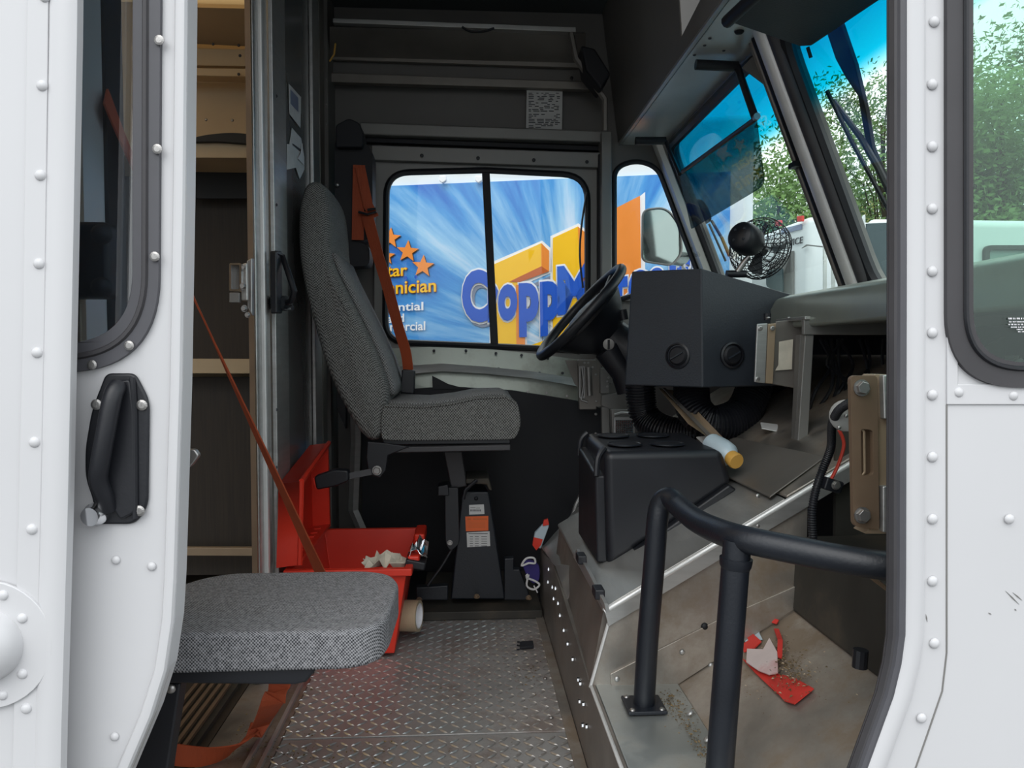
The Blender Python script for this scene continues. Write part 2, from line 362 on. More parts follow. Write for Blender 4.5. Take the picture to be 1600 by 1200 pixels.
# ---- floor: tread plate with bars, track, cargo floor
fl = struct(thing('floor', (0, 1.5, 0)))
zf = 0.0
seamY = PZ(650, 1150, 0).y
MB().hexa([V(-.36, .86, -.03), V(.215, .86, -.03), V(.215, seamY-.002, -.03), V(-.36, seamY-.002, -.03)], [V(-.36, .86, 0), V(.215, .86, 0), V(.215, seamY-.002, 0), V(-.36, seamY-.002, 0)]).build('tread_plate', 'plate', fl, bevel=.001)
MB().hexa([V(-.36, seamY+.002, -.03), V(.215, seamY+.002, -.03), V(.215, 2.6, -.03), V(-.36, 2.6, -.03)], [V(-.36, seamY+.002, 0.001), V(.215, seamY+.002, 0.001), V(.215, 2.6, .001), V(-.36, 2.6, .001)]).build('tread_plate', 'plate', fl, bevel=.001)
b = MB(); px_, py_ = .0235, .020
j = 0; y = .88
while y < 2.42:
    i = 0; x = -.355
    while x < .205:
        a = math.radians(40 if (i+j) % 2 else -40); L_, W_, H_ = .0125, .0034, .0018
        if abs(y-seamY) > .012:
            u = V(math.cos(a), math.sin(a), 0); v = V(-math.sin(a), math.cos(a), 0); c = V(x, y, 0.0012)
            b.add([c-u*L_, c-v*W_*.8-u*L_*.3, c-v*W_*.8+u*L_*.3, c+u*L_, c+v*W_*.8+u*L_*.3, c+v*W_*.8-u*L_*.3, c-u*L_*.55+V(0, 0, H_), c+u*L_*.55+V(0, 0, H_)],
                  [[0, 1, 6], [1, 2, 7, 6], [2, 3, 7], [3, 4, 7], [4, 5, 6, 7], [5, 0, 6]])
        x += px_; i += 1
    y += py_; j += 1
tag(b.build('raised_tread_bar', 'tread', fl), kind='stuff')
MB().box((-1.72, 1.75, -.03), (2.44, 1.9, .05)).build('cargo_floor', 'cargo_wood', fl)
MB().box((-.43, 1.75, -.02), (.135, 1.88, .035)).build('dirty_side_strip', 'alu_dirty', fl, bevel=.002)
for xx in (-.402, -.376): MB().box((xx, 1.35, .003), (.008, 1.0, .010)).build('door_track', 'alu', fl, bevel=.001)
MB().box((-.567, 1.45, -.001), (.10, 1.1, .012)).build('strip_base', 'soot', fl)
for k in range(5): MB().box((-.607+.018*k, 1.45, .008), (.008, 1.1, .008)).build('ribbed_strip', 'tan', fl)
# base shelf under the driver's seat
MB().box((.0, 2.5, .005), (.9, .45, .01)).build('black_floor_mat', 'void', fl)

# ---- ceiling
ce = struct(thing('ceiling', (0, 1.8, 1.93)))
MB().box((.14, 1.75, 1.945), (1.24, 1.95, .03)).build('ceiling_panel', 'greyblue', ce)
MB().box((-1.7, 1.75, 1.945), (2.44, 1.95, .015)).build('daylight_roof_panel', 'roof', ce)
MB().prism(px([(520, 28), (900, 42), (900, 50), (520, 35)], 2.50), (0, .03, 0)).build('cove_rail', 'alu', ce, bevel=.002)

# ---- far (driver side) wall
wf = struct(thing('wall_driver', (.1, YF, 0)))
win = rp([(603, 268), (758, 264), (920, 272), (920, 550), (770, 543), (601, 536)], [38, 0, 42, 28, 0, 36])
qwin = rp([(952, 250), (1000, 244), (1038, 262), (1100, 440), (952, 470)], [30, 18, 24, 6, 6])
gap = [(566, 690), (575, 690), (575, 800), (566, 800)]
outer = [(440, -60), (1010, -60), (1035, 205), (1140, 470), (1220, 640), (1220, 960), (500, 960)]
MB().sheet([px(outer, YF), px(win, YF), px(qwin, YF), px(gap, YF)], (0, .03, 0)).build('side_panel', 'grey', wf)
# upper cove, ribs and rails (read from top down)
b = MB(); A = px([(515, 42), (915, 52)], 2.52); B = px([(515, 96), (915, 106)], 2.66)
b.hexa([A[0], A[1], B[1], B[0]], [p+V(0, .02, .01) for p in (A[0], A[1], B[1], B[0])]); b.build('curved_cove_panel', 'alu_dark', wf)
def strip(name, p4, Y, th, mt, par, bv=.003):
    return MB().prism(px(p4, Y), (0, th, 0)).build(name, mt, par, bevel=bv)
strip('cove_lip', [(515, 84), (912, 97), (912, 106), (515, 93)], 2.64, .02, 'alu_dark', wf)
strip('narrow_panel', [(515, 95), (912, 108), (912, 128), (515, 115)], 2.665, .02, 'grey', wf)
strip('rib', [(515, 113), (925, 128), (925, 140), (515, 128)], 2.635, .03, 'alu_dark', wf)
strip('rail', [(562, 190), (942, 204), (942, 222), (562, 210)], 2.63, .05, 'grey_mid', wf, .006)
strip('gap_seal', [(562, 214), (942, 228), (942, 236), (562, 222)], 2.66, .02, 'void', wf)
strip('door_header', [(580, 226), (938, 238), (938, 262), (580, 250)], 2.64, .04, 'grey_mid', wf, .004)
for qx, qy in ((659, 243), (747, 247), (834, 250), (917, 253), (900, 92), (893, 122), (893, 93)): stud('screw', P(qx, qy, 2.635), (0, -1, 0), .006, 'black', wf, 'screw')
for qx in (688, 726, 766, 804, 842): stud('screw', P(qx, 86+(qx-688)*.035, 2.635), (0, -1, 0), .004, 'black', wf, 'screw')
lb = MB().prism(px([(823, 140), (879, 143), (878, 203), (822, 200)], 2.66), (0, .004, 0)).build('data_plate', 'label', wf, label='printed data sheet')
b = MB()
for r in range(22):
    yy = 145+r*2.55
    if r in (12,): continue
    xx = 826
    while xx < 872:
        ww = random.uniform(3, 11); ww = min(ww, 875-xx)
        if random.random() < .75: b.prism(px([(xx, yy), (xx+ww, yy+.1), (xx+ww, yy+1.1), (xx, yy+1)], 2.658), (0, .001, 0))
        xx += ww+random.uniform(1.5, 4 if r > 12 else 9)
tag(b.build('print', 'ink', lb), kind='stuff')
# corner post left of the quarter window
strip('corner_post', [(940, 205), (956, 205), (957, 600), (940, 600)], 2.60, .09, 'grey_mid', wf, .004)
strip('corner_post_seal', [(935, 240), (941, 240), (941, 600), (935, 600)], 2.63, .05, 'void', wf)
# below-window aluminium
b = MB()
def curveband(name, top, bot, Y0, th, mt, par):
    b = MB(); n = len(top)
    T = [P(x, y, Y0) for x, y in top]; Bt = [P(x, y, Y0-.015) for x, y in bot]
    for i in range(n-1):
        b.hexa([T[i], T[i+1], Bt[i+1], Bt[i]], [p+V(0, th, 0) for p in (T[i], T[i+1], Bt[i+1], Bt[i])])
    return b.build(name, mt, par, smooth=True)
curveband('sill_panel', [(595, 545), (690, 541), (760, 545), (830, 552), (905, 562)], [(600, 575), (690, 569), (760, 573), (830, 580), (905, 592)], 2.66, .02, 'alu_green', wf)
curveband('sill_rib', [(600, 574), (690, 568), (760, 573), (830, 580), (905, 592)], [(600, 588), (690, 580), (760, 584), (830, 591), (905, 604)], 2.635, .03, 'alu', wf)
curveband('lower_sill_panel', [(600, 586), (690, 579), (760, 583), (830, 591), (905, 603)], [(600, 640), (690, 612), (760, 616), (830, 622), (905, 634)], 2.65, .02, 'alu_green', wf)
for qx, qy in ((678, 548), (728, 548), (775, 552), (815, 555), (856, 560), (705, 572), (779, 576), (843, 583), (879, 583)): stud('screw', P(qx, qy, 2.64), (0, -1, 0), .005, 'ink', wf)
# black lower liner
ln = MB().prism(px([(566, 640), (640, 608), (700, 604), (800, 610), (900, 626), (945, 640), (945, 800), (880, 960), (585, 960), (566, 830)], 2.60), (0, .03, 0)).build('black_liner_panel', 'void', wf)
for qx, qy in ((825, 612), (854, 614), (886, 619), (931, 647), (931, 678)): stud('liner_screw', P(qx, qy, 2.595), (0, -1, 0), .005, 'steel', wf, 'screw')
b = MB().prism(px([(675, 587), (700, 600), (730, 608), (676, 608)], 2.595), (0, .01, 0)); b.build('torn_liner_corner', 'void', wf)
# bent aluminium door edge low at the left
b = MB(); T = px([(556, 680), (552, 795), (566, 835)], 2.45); b.tube([P(553, 560, 2.5), P(556, 690, 2.5), P(552, 797, 2.5), P(568, 835, 2.5), P(590, 900, 2.5)], .016, 4, flat=.6, up=(0, 1, 0)); b.build('bent_edge_strip', 'alu', wf)
MB().tube([P(885, 840, 2.45), P(900, 790, 2.45), P(926, 735, 2.45)], .008, 8).build('lower_brace', 'alu', wf)

# ---- driver's door sash
d2 = struct(thing('door_1', (.1, 2.66, .5), 'driver side sliding door sash'))
fro = rp([(585, 250), (934, 258), (936, 575), (585, 560)], 8)
MB().sheet([px(fro, 2.665), px(win, 2.665)], (0, .03, 0)).build('door_frame', 'grey_mid', d2)
wpath = px(rp([(604, 270), (758, 266), (918, 274), (918, 548), (770, 541), (602, 534)], [36, 0, 40, 26, 0, 34]), 2.66)
MB().tube(wpath, .011, 8, closed=True).build('window_gasket', 'black', d2, smooth=True)
MB().prism(px([(753, 264), (765, 264), (779, 545), (767, 544)], 2.655), (0, .025, 0)).build('mullion', 'void', d2, bevel=.003)
MB().sheet([px(rp([(604, 270), (756, 266), (768, 541), (602, 534)], [34, 0, 0, 30]), 2.675)], (0, .004, 0)).build('window_pane', 'glass', d2)
MB().sheet([px(rp([(760, 266), (918, 274), (918, 548), (772, 541)], [0, 36, 26, 0]), 2.685)], (0, .004, 0)).build('window_pane', 'glass', d2)
MB().tube(sm([P(917, 300, 2.64), P(909, 350, 2.64), P(906, 400, 2.64), P(911, 450, 2.64)], 6), .0035, 6).build('hanging_cord', 'black', d2)

# ---- quarter window
q = struct(thing('window_1', (.5, 2.68, 1.0), 'narrow arched quarter window'))
qg = rp([(960, 262), (995, 250), (1028, 262), (1092, 432), (960, 470)], [26, 18, 26, 4, 4])
MB().tube(px(qg, 2.67), .009, 8, closed=True).build('gasket', 'black', q, smooth=True)
MB().sheet([px(qg, 2.68)], (0, .004, 0)).build('pane', 'glass', q)
MB().sheet([px(rp([(944, 222), (1036, 224), (1140, 470), (1000, 470), (944, 470)], 2), 2.675), px(qg, 2.675)], (0, .02, 0)).build('surround', 'grey', q)

# ---- windshield
K = .40
def WS(px_, py_, dx=0):  # point of the windshield plane X = .69+K*(1.46-z)+dx
    n = V(1, 0, K).normalized(); return PP(px_, py_, V(.69+dx, 0, 1.46), n)
def WP(Y, z, dx=0): return V(.69+K*(1.46-z)+dx, Y, z)
wn = struct(thing('wall_front', (.9, 1.7, 0)))
def pane_loop(y0, y1, z0, z1, r, dx=0, n=6):
    pts = rp([(y0, z0), (y1, z0), (y1, z1), (y0, z1)], r, n); return [WP(p[0], p[1], dx) for p in pts]
fr_out = [WP(2.68, 1.50), WP(.80, 1.50), WP(.80, .80), WP(2.68, .80)]
pd = pane_loop(2.63, 1.80, .86, 1.455, .07); pp = pane_loop(1.682, .87, .86, 1.48, .10)
MB().sheet([fr_out, pd, pp], (.025, 0, .01)).build('windshield_frame', 'grey_mid', wn)
for i, (lp, nm) in enumerate(((pane_loop(2.63, 1.80, .86, 1.455, .07, .004), 'window_2'), (pane_loop(1.682, .87, .86, 1.48, .10, .004), 'window_3'))):
    g = struct(thing(nm, (.9, 2.2-i, .86), ('driver', 'passenger')[i]+' side windshield pane with blue shade band'))
    MB().tube([p+V(-.004, 0, 0) for p in lp], .016, 8, closed=True).build('gasket', 'black', g, smooth=True)
    MB().sheet([lp], (.005, 0, .002)).build('pane', 'windshield', g)
# centre post
MB().tube([WP(1.728, 1.50, -.014), WP(1.728, .84, -.014)], .023, 14, up=(0, 1, 0), flat=1.0).build('centre_post', 'edge', wn, smooth=True)
MB().tube([WP(1.690, 1.50, -.012), WP(1.690, .84, -.012)], .017, 10).build('post_rubber', 'rubber', wn, smooth=True)
MB().tube([WP(1.765, 1.50, -.010), WP(1.765, .84, -.010)], .017, 10).build('post_channel', 'void', wn, smooth=True)
MB().tube([WP(1.794, 1.50, -.016), WP(1.794, .84, -.016)], .008, 8).build('wire_channel', 'alu_dark', wn)
MB().box(WP(1.775, 1.19, -.03), (.02, .035, .012)).build('wire_clip', 'black', wn)
# A pillar
MB().tube([WP(2.655, 1.50, -.02), WP(2.655, .82, -.02)], .024, 8, flat=1.2, up=(0, 1, 0)).build('corner_pillar', 'alu_shelf', wn, smooth=True)
# cowl / firewall / cap above windshield
MB().prism([V(.985, .82, -.2), V(.985, 2.70, -.2), V(.985, 2.70, .84), V(.985, .82, .84)], (.03, 0, 0)).build('firewall', 'void', wn)
MB().prism([V(.69, .80, 1.47), V(.69, 2.72, 1.47), V(.69, 2.72, 1.96), V(.69, .80, 1.96)], (.03, 0, 0)).build('front_cap', 'grey', wn)
cw = MB()
prof = [(.70, .805), (.70, .85), (.715, .875), (.75, .885), (.96, .885), (.985, .82)]
cw.prism([V(x, .84, z) for x, z in prof], (0, 1.84, 0)); cw.build('cowl_top', 'alu_green', wn, bevel=.008, bseg=3)
MB().box((.70, 1.78, .845), (.004, .005, .085)).build('cowl_seam', 'ink', wn)
# overhead shelf
MB().box((.612, 1.76, 1.485), (.16, 1.86, .02)).build('overhead_underside', 'alu_shelf', wn, bevel=.002)
MB().prism([V(.53, .83, 1.475), V(.53, 2.69, 1.475), V(.47, 2.69, 1.93), V(.47, .83, 1.93)], (.01, 0, 0)).build('overhead_face', 'grey', wn)
MB().box((.532, 1.76, 1.478), (.012, 1.86, .010)).build('overhead_lip', 'alu', wn, bevel=.002)
b = MB(); b.tube([PX(905, 95, .45), PX(940, 135, .45), PX(960, 60, .45)], .0, 4)
MB().prism([P(908, 70, 2.45), P(930, 75, 2.45), P(955, 115, 2.45), P(940, 140, 2.45), P(915, 110, 2.45)], (0, .1, 0)).build('oval_cutout', 'void', wn, bevel=.008)
MB().tube([P(892, 52, 2.5), P(900, 92, 2.5), P(945, 155, 2.5), P(945, 205, 2.5)], .010, 6).build('roof_bow', 'alu_dark', wn)
# gusset plates
for pts, Yq, nm in (([(1160, 105), (1203, 60), (1203, 137)], 1.80, 'gusset'), ([(1062, -8), (1098, -8), (1066, 55)], 1.2, 'gusset')):
    g = MB().prism(px(pts, Yq), (0, .006, 0)).build(nm, 'grey', wn, label='triangular metal gusset')
for qx, qy in ((1192, 78), (1197, 126), (1187, 100)): stud('screw', P(qx, qy, 1.79), (0, -1, 0), .003, 'ink', wn)
for qx, qy in ((1109, 60), (1131, 79), (1101, 71), (1085, 86)): stud('screw', PZ(qx, qy, 1.474), (0, 0, -1), .004, 'ink', wn)
stud('hole', PZ(1155, 49, 1.474), (0, 0, -1), .011, 'void', wn)

# ---- bulkhead (rear wall of the cab)
wr = struct(thing('wall_rear', (-.47, 2.3, 0)))
XB = -.47
y0 = 1.93
MB().prism([V(XB, y0, 0), V(XB, YF, 0), V(XB, YF, 1.93), V(XB, y0, 1.93)], (-.03, 0, 0)).build('bulkhead_panel', mat('polished_bulkhead', (.21, .215, .215, 1), .28, .5, .1, 3, .04, 12, (1, 1, .2)), wr)
def xcol(name, pa, pb, xo, th, mt, y0_=0, z0=0, z1=1.93, par=None):
    Ya, Yb = PX(pa, 552, XB).y, PX(pb, 552, XB).y
    return MB().box(((XB+xo+th/2), (Ya+Yb)/2, (z0+z1)/2), (th, abs(Yb-Ya), z1-z0)).build(name, mt, par or wr, bevel=.003)
xcol('channel', 424, 444, 0, .012, 'alu')
xcol('channel', 487, 497, 0, .012, 'alu')
xcol('channel', 499, 506, 0, .010, 'alu_dark')
xcol('corner_channel', 507, 520, 0, .02, 'grey')
for qy in (150, 320, 470, 640, 730, 1010): stud('screw', PX(432, qy, XB+.014), (1, 0, 0), .004, 'ink', wr)
for qy in (124, 163, 194, 290, 365): stud('screw', PX(510, qy, XB+.022), (1, 0, 0), .004, 'steel', wr)
# near jamb of the bulkhead, seen through the door glass, and the outer side wall of the cargo body
MB().box((-.485, .99, .96), (.03, .10, 1.93)).build('near_jamb', 'alu_shelf', wr, bevel=.004)
MB().box((-.482, 1.065, .96), (.03, .05, 1.93)).build('jamb_seal', 'void', wr)
MB().box((-.470, .955, .96), (.02, .016, 1.93)).build('jamb_edge', 'tanlight', wr, bevel=.003)
MB().box(P(140, 408, .93), (.055, .03, .088)).build('hinge_box', 'black', wr, bevel=.006)
for zz in (366, 449): stud('hinge_knob', P(159, zz, .914), (.2, -1, 0), .012, 'black', wr)
# sliding bulkhead door, pushed back
d3 = struct(thing('door_2', (-.50, 1.78, 0), 'aluminium bulkhead door edge with latch'))
Ya, Yb = PX(403, 552, XB).y, PX(424, 552, XB).y
MB().box((XB-.008, (Ya+Yb)/2, .965), (.014, Yb-Ya, 1.93)).build('door_edge', 'alu', d3, bevel=.005)
MB().box((XB+.003, PX(411, 552, XB).y, .965), (.012, .018, 1.93)).build('door_bead', 'edge', d3, bevel=.004)
MB().box((XB-.010, Ya-.006, .965), (.012, .012, 1.93)).build('rusty_edge_strip', 'tan', d3)
# black handle on cab side
hb = MB(); hb.prism(pxx([(421, 392), (430, 392), (431, 490), (422, 490)], XB+.02), (.016, 0, 0)); h = hb.build('door_handle', 'black', d3, bevel=.004)
X2 = XB+.05
MB().tube([PX(430, 396, XB+.03), P(441, 400, 1.84), P(450, 425, 1.82), P(460, 455, 1.82), P(455, 470, 1.83), P(440, 476, 1.86)], .007, 8).build('handle_grip', 'black', h, smooth=True)
MB().tube([P(428, 474, 1.88), P(447, 474, 1.84)], .018, 12).build('handle_boss', 'black', h, smooth=True)
MB().tube([P(446, 480, 1.83), P(457, 481, 1.82)], .006, 8).build('lock_pin', 'chrome', h)
# latch box on cargo side
lt = MB().prism(px([(385, 407), (394, 402), (394, 494), (386, 480)], 1.68), (0, .02, 0)).build('latch_body', 'steel', d3, bevel=.003)
MB().sheet([px(rp([(358, 411), (377, 411), (377, 455), (358, 455)], 3), 1.67), px(rp([(361, 414), (374, 414), (374, 452), (361, 452)], 2), 1.67)], (0, .012, 0)).build('latch_loop', 'chrome', lt)
MB().prism(px([(362, 415), (374, 415), (374, 452), (362, 452)], 1.685), (0, .005, 0)).build('latch_insert', 'grey_mid', lt)
MB().prism(px([(358, 457), (374, 457), (374, 473), (358, 473)], 1.67), (0, .014, 0)).build('latch_tab', 'grey_mid', lt, bevel=.002)
MB().prism(px([(378, 412), (386, 410), (387, 470), (376, 470)], 1.675), (0, .016, 0)).build('latch_spring_cover', 'alu', lt, bevel=.003)
for qx, qy, r in ((381, 418, .004), (380, 447, .006), (382, 482, .006), (387, 492, .005)): stud('latch_bolt', P(qx, qy, 1.665), (-.2, -1, 0), r, 'steel', lt, 'hex')

# ---- cargo body
cg = struct(thing('wall_cargo', (-1.6, 2.7, 0)))
MB().box((-1.72, 2.74, .97), (2.5, .04, 2.0)).build('cargo_side_panel', 'cargo', cg)
MB().box((-2.95, 1.75, .97), (.03, 1.95, 2.0)).build('cargo_rear_panel', 'grey', cg)
cv = MB(); A = px([(240, 10), (400, 14)], 2.45); B_ = px([(240, 66), (400, 73)], 2.66); cv.hexa([A[0], A[1], B_[1], B_[0]], [p+V(0, .02, .02) for p in (A[0], A[1], B_[1], B_[0])]); cv.build('roof_cove', 'cargo', cg)
MB().prism(px([(240, 74), (400, 77), (400, 104), (240, 101)], 2.64), (0, .03, 0)).build('cargo_rail', 'cargo', cg, bevel=.003)
MB().prism(px([(240, 105), (400, 107), (400, 120), (240, 117)], 2.60), (0, .06, 0)).build('cargo_rail', 'cargo', cg, bevel=.003)
for qx, qy in ((333, 69), (373, 71), (375, 87), (373, 116), (322, 187), (363, 188)): stud('screw', P(qx, qy, 2.59), (0, -1, 0), .005, 'ink' if qy < 150 else 'steel', cg)
sh = thing('cargo_shelf', (-1.2, 2.5, 0), 'tan steel cargo shelving with dark plywood back seen through the bulkhead doorway', 'shelving')
X0, X1 = -1.7, -.56
for nm, ya, yb, yy in (('shelf_front_edge', 222, 246, 2.40), ('shelf_front_edge', 560, 583, 2.40), ('shelf_foot_strip', 855, 868, 2.40)):
    MB().prism(px([(200, ya), (420, ya+1), (420, yb+1), (200, yb)], yy), (0, .02, 0)).build(nm, 'cargo' if nm != 'shelf_foot_strip' else 'tanlight', sh, bevel=.002)
za, zb = P(340, 240, 2.40).z, P(340, 570, 2.40).z
for z in (za, zb): MB().box((-1.13, 2.56, z), (1.1, .30, .012)).build('shelf_board', 'cargo', sh)
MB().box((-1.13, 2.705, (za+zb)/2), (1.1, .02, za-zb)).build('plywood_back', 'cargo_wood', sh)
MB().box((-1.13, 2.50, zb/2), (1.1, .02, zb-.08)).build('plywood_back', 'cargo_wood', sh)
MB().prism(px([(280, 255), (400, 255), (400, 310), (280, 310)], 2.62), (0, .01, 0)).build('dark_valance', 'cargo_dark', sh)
cl = sm([P(294, 221, 2.38), P(310, 213, 2.38), P(345, 208, 2.38), P(375, 208, 2.38), P(396, 212, 2.38), P(396, 224, 2.38), P(340, 221, 2.38)], 5, True)
tag(MB().prism(cl, (0, .16, 0)).build('folded_cloth', 'cargo_dark', bevel=.004), 'crumpled black cloth lying on the upper cargo shelf', 'cloth')
tag(MB().prism([PZ(281, 880, 0.001), PZ(290, 871, .001), PZ(295, 880, .001), PZ(288, 885, .001)], (0, 0, .002)).build('paper_scrap', 'yellow'), 'small yellow scrap on the cargo floor behind the white door', 'scrap')

# ---- near skin, left
wl = struct(thing('wall_passenger', (-.9, YN, 0)))
Lp = px([(126, -1150), (114, 60), (108, 400), (100, 800), (90, 1150), (84, 1500)], YN)
L2 = Lp+[V(-1.3, YN, Lp[-1].z), V(-1.3, YN, Lp[0].z)]
MB().sheet([L2], (0, .02, 0)).build('outer_skin', 'white', wl)
b = MB(); b.tube(px([(112, -1150), (100, 60), (94, 400), (86, 800), (76, 1150), (70, 1500)], YN), .014, 10, up=(0, -1, 0), flat=.45); b.build('edge_bead', 'white', wl, smooth=True)
b = MB(); b.prism(px([(60, -1150), (92, -1150), (72, 500), (52, 1500), (14, 1500), (38, 500)], YN), (0, -.003, 0)); b.build('riveted_strap', 'white', wl, bevel=.001)
for qx, qy in ((70, -5), (66, 134), (63, 274), (61, 412), (58, 551), (54, 691), (50, 827), (41, 1107)): stud('rivet', P(qx, qy, YN-.003), (0, -1, 0), .0055, 'white', wl)
# left round lamp boss
lm = thing('marker_lamp_boss', P(0, 1010, YN), 'white painted domed boss on a round riveted flange at the lower left edge', 'fitting')
c0 = P(-18, 1005, YN)
MB().lathe([(.066, 0), (.066, -.004)], c0+V(0, -.002, 0), (0, 1, 0), 40).build('flange', 'white', lm, bevel=.001)
MB().lathe([(.038, -.003), (.037, -.012), (.032, -.024), (.02, -.032), (0, -.035)], c0, (0, 1, 0), 32).build('dome', 'white', lm, smooth=True)
for qx, qy in ((5, 930), (35, 966), (35, 1053), (4, 1086)): stud('rivet', P(qx, qy, YN-.006), (0, -1, 0), .0052, 'white', lm)

# ---- sliding passenger door
ds = struct(thing('door_3', (-.45, .86, 0), 'white sliding cab door pushed open'))
YD = .85
edge = [(300, -1150), (294, 0), (291, 300), (286, 600), (280, 800), (277, 900), (273, 970), (262, 1045), (240, 1115), (206, 1195), (150, 1330), (130, 1500)]
wo_ = rp([(-200, -250), (249, -250), (249, 575), (-200, 575)], [0, 0, 150, 0], 14)
wi_ = rp([(-190, -240), (207, -240), (207, 536), (-190, 536)], [0, 0, 112, 0], 14)
E3 = px(edge, YD); out = E3+[V(-.78, YD, E3[-1].z), V(-.78, YD, E3[0].z)]
wo_ = rp([(-150, -250), (252, -250), (247, 582), (-150, 582)], [0, 0, 150, 0], 14)
MB().sheet([out, px(wo_, YD)[::-1]], (0, .028, 0)).build('door_skin', 'white', ds)
MB().sheet([px(wo_, YD-.006), px(wi_, YD-.006)], (0, .03, 0)).build('window_frame', 'rubberwin', ds, bevel=.003)
ringp = px(rp([(-150, -250), (228, -250), (226, 558), (-150, 558)], [0, 0, 130, 0], 14), YD-.006)[1:]
MB().tube(ringp, .0035, 6).build('frame_groove', 'rubber', ds, smooth=True)
MB().sheet([px(wi_, YD+.012)], (0, .005, 0)).build('window_pane', 'glass_door', ds)
for qx, qy in ((249, 63), (246, 233), (242, 401), (202, 540), (144, 570)): stud('frame_screw', P(qx, qy, YD-.008), (0, -1, 0), .0052, 'steel', ds, 'screw')
ed = [(e[0]-11, e[1]) for e in edge]
b = MB(); b.tube(px(ed, YD-.002), .0065, 8, up=(0, -1, 0), flat=.7); b.build('door_edge_bead', 'white', ds, smooth=True)
b = MB(); b.tube(px([(e[0]-2, e[1]) for e in edge], YD+.01), .004, 8); b.build('door_edge_trim', 'alu', ds, smooth=True)
for qx, qy in ((181, 875), (237, 885), (179, 1151)): stud('rivet', P(qx, qy, YD-.001), (0, -1, 0), .0048, 'white', ds)
# recessed pull handle
hp = rp([(168, 583), (214, 583), (236, 625), (234, 790), (214, 818), (150, 818), (148, 780), (136, 745), (136, 700), (146, 640)], [10, 10, 16, 20, 14, 6, 10, 16, 16, 18], 5)
h = MB().prism(px(hp, YD), (0, -.006, 0)).build('door_handle', 'black', ds, bevel=.003)
gp = sm([P(184, 603, YD-.012), P(176, 620, YD-.022), P(166, 670, YD-.026), P(157, 720, YD-.026), P(154, 750, YD-.022), P(164, 778, YD-.014), P(170, 795, YD-.008)], 6)
MB().tube(gp, .0095, 12).build('handle_grip', 'black', h, smooth=True)
MB().prism(px(rp([(182, 596), (206, 592), (212, 640), (214, 800), (190, 812), (172, 780), (168, 720)], 6, 3), YD-.006), (0, -.005, 0)).build('handle_cup', 'black', h, bevel=.003)
MB().tube(px([(207, 590), (210, 640), (211, 810)], YD-.008), .003, 6).build('handle_ridge', 'black', h, smooth=True)
for qx, qy in ((151, 632), (222, 633), (218, 798)): stud('handle_screw', P(qx, qy, YD-.007), (0, -1, 0), .0058, 'steel', h, 'screw')
MB().lathe([(.0125, 0), (.0125, .010), (.010, .014), (.010, .018)], P(156, 800, YD-.004), (-.15, -1, -.1), 20).build('lock_cylinder', 'chrome', h, smooth=True)
hk = MB().prism(px(rp([(278, 702), (304, 702), (311, 712), (296, 731), (278, 731)], 4, 3), .90), (0, .01, 0)).build('latch_hook', 'steel', ds, bevel=.002)

# ---- near skin, right
wq = struct(thing('wall_passenger_front', (.75, YN, 0)))
redge = [(1412, -1150), (1412, 400), (1411, 900), (1410, 990), (1404, 1035), (1392, 1085), (1352, 1195), (1300, 1330), (1280, 1500)]
RE = px(redge, YN)
zt, zb_ = RE[0].z, RE[-1].z
ro = RE+[V(1.05, YN, zb_), V(1.05, YN, .84), V(.80, YN, zt)]
hw = rp([(1497, -260), (1700, -260), (1800, 590), (1497, 590)], [20, 20, 40, 100], 12)
hw = rp([(1500, -250), (1640, -250), (1700, 585), (1500, 585)], [20, 20, 40, 110], 12)
MB().sheet([ro, px(hw, YN)[::-1]], (0, .02, 0)).build('outer_skin', 'white', wq)
MB().tube(px([(x+16, y) for x, y in redge], YN-.001), .012, 10, up=(0, -1, 0), flat=.55).build('rolled_edge', 'white', wq, smooth=True)
MB().prism([P(1478, 632, YN)]+[P(1478, -290, YN)]+[P(1495, -290, YN), P(1495, 600, YN)]+[P(1640, 600, YN), P(1640, 632, YN)], (0, -.0025, 0)).build('window_surround_panel', 'white', wq, bevel=.001)
MB().tube(px([(1479, 632), (1479, 1020), (1472, 1080), (1448, 1150), (1420, 1230)], YN), .0012, 5).build('panel_seam', 'grey_mid', wq)
for qy in (34, 132, 229, 326, 424, 520, 617, 714, 811, 908, 1005): stud('rivet', P(1460 if qy < 100 or qy > 950 else 1457, qy, YN-.001), (0, -1, 0), .0058, 'white', wq)
for qx, qy in ((1440, 1122), (1498, 613), (1583, 618), (1577, 811)): stud('rivet', P(qx, qy, YN-.002), (0, -1, 0), .0055, 'white', wq)
# scuffs on the paint
sc = MB()
for qx, qy, l, a in ((1425, 612, 16, 60), (1428, 600, 12, 75), (1434, 606, 10, 80), (1582, 934, 30, 45), (1590, 932, 20, 40), (1437, 872, 14, 80), (1547, 959, 6, 30), (1448, 966, 12, 80), (1440, 962, 9, 10), (68, 905, 26, 88), (1587, 953, 4, 50)):
    t = math.radians(a); d = (math.cos(t)*l/2, math.sin(t)*l/2); n2 = (-math.sin(t)*1.0, math.cos(t)*1.0)
    sc.prism(px([(qx-d[0], qy-d[1]), (qx+n2[0], qy+n2[1]), (qx+d[0], qy+d[1]), (qx-n2[0], qy-n2[1])], YN-.0006), (0, .0005, 0))
tag(sc.build('scuff_mark', 'grey_mid', wq), kind='stuff')
# door seal
for k, (o_, rr, yy, mt) in enumerate(((-11, .0085, YN+.006, 'rubber'), (-3, .005, YN-.001, 'rubberwin'), (-19, .005, YN+.010, 'rubber'))):
    MB().tube(px([(x+o_, y) for x, y in redge], yy), rr, 8, up=(0, -1, 0)).build('door_seal', mt, wq, smooth=True)
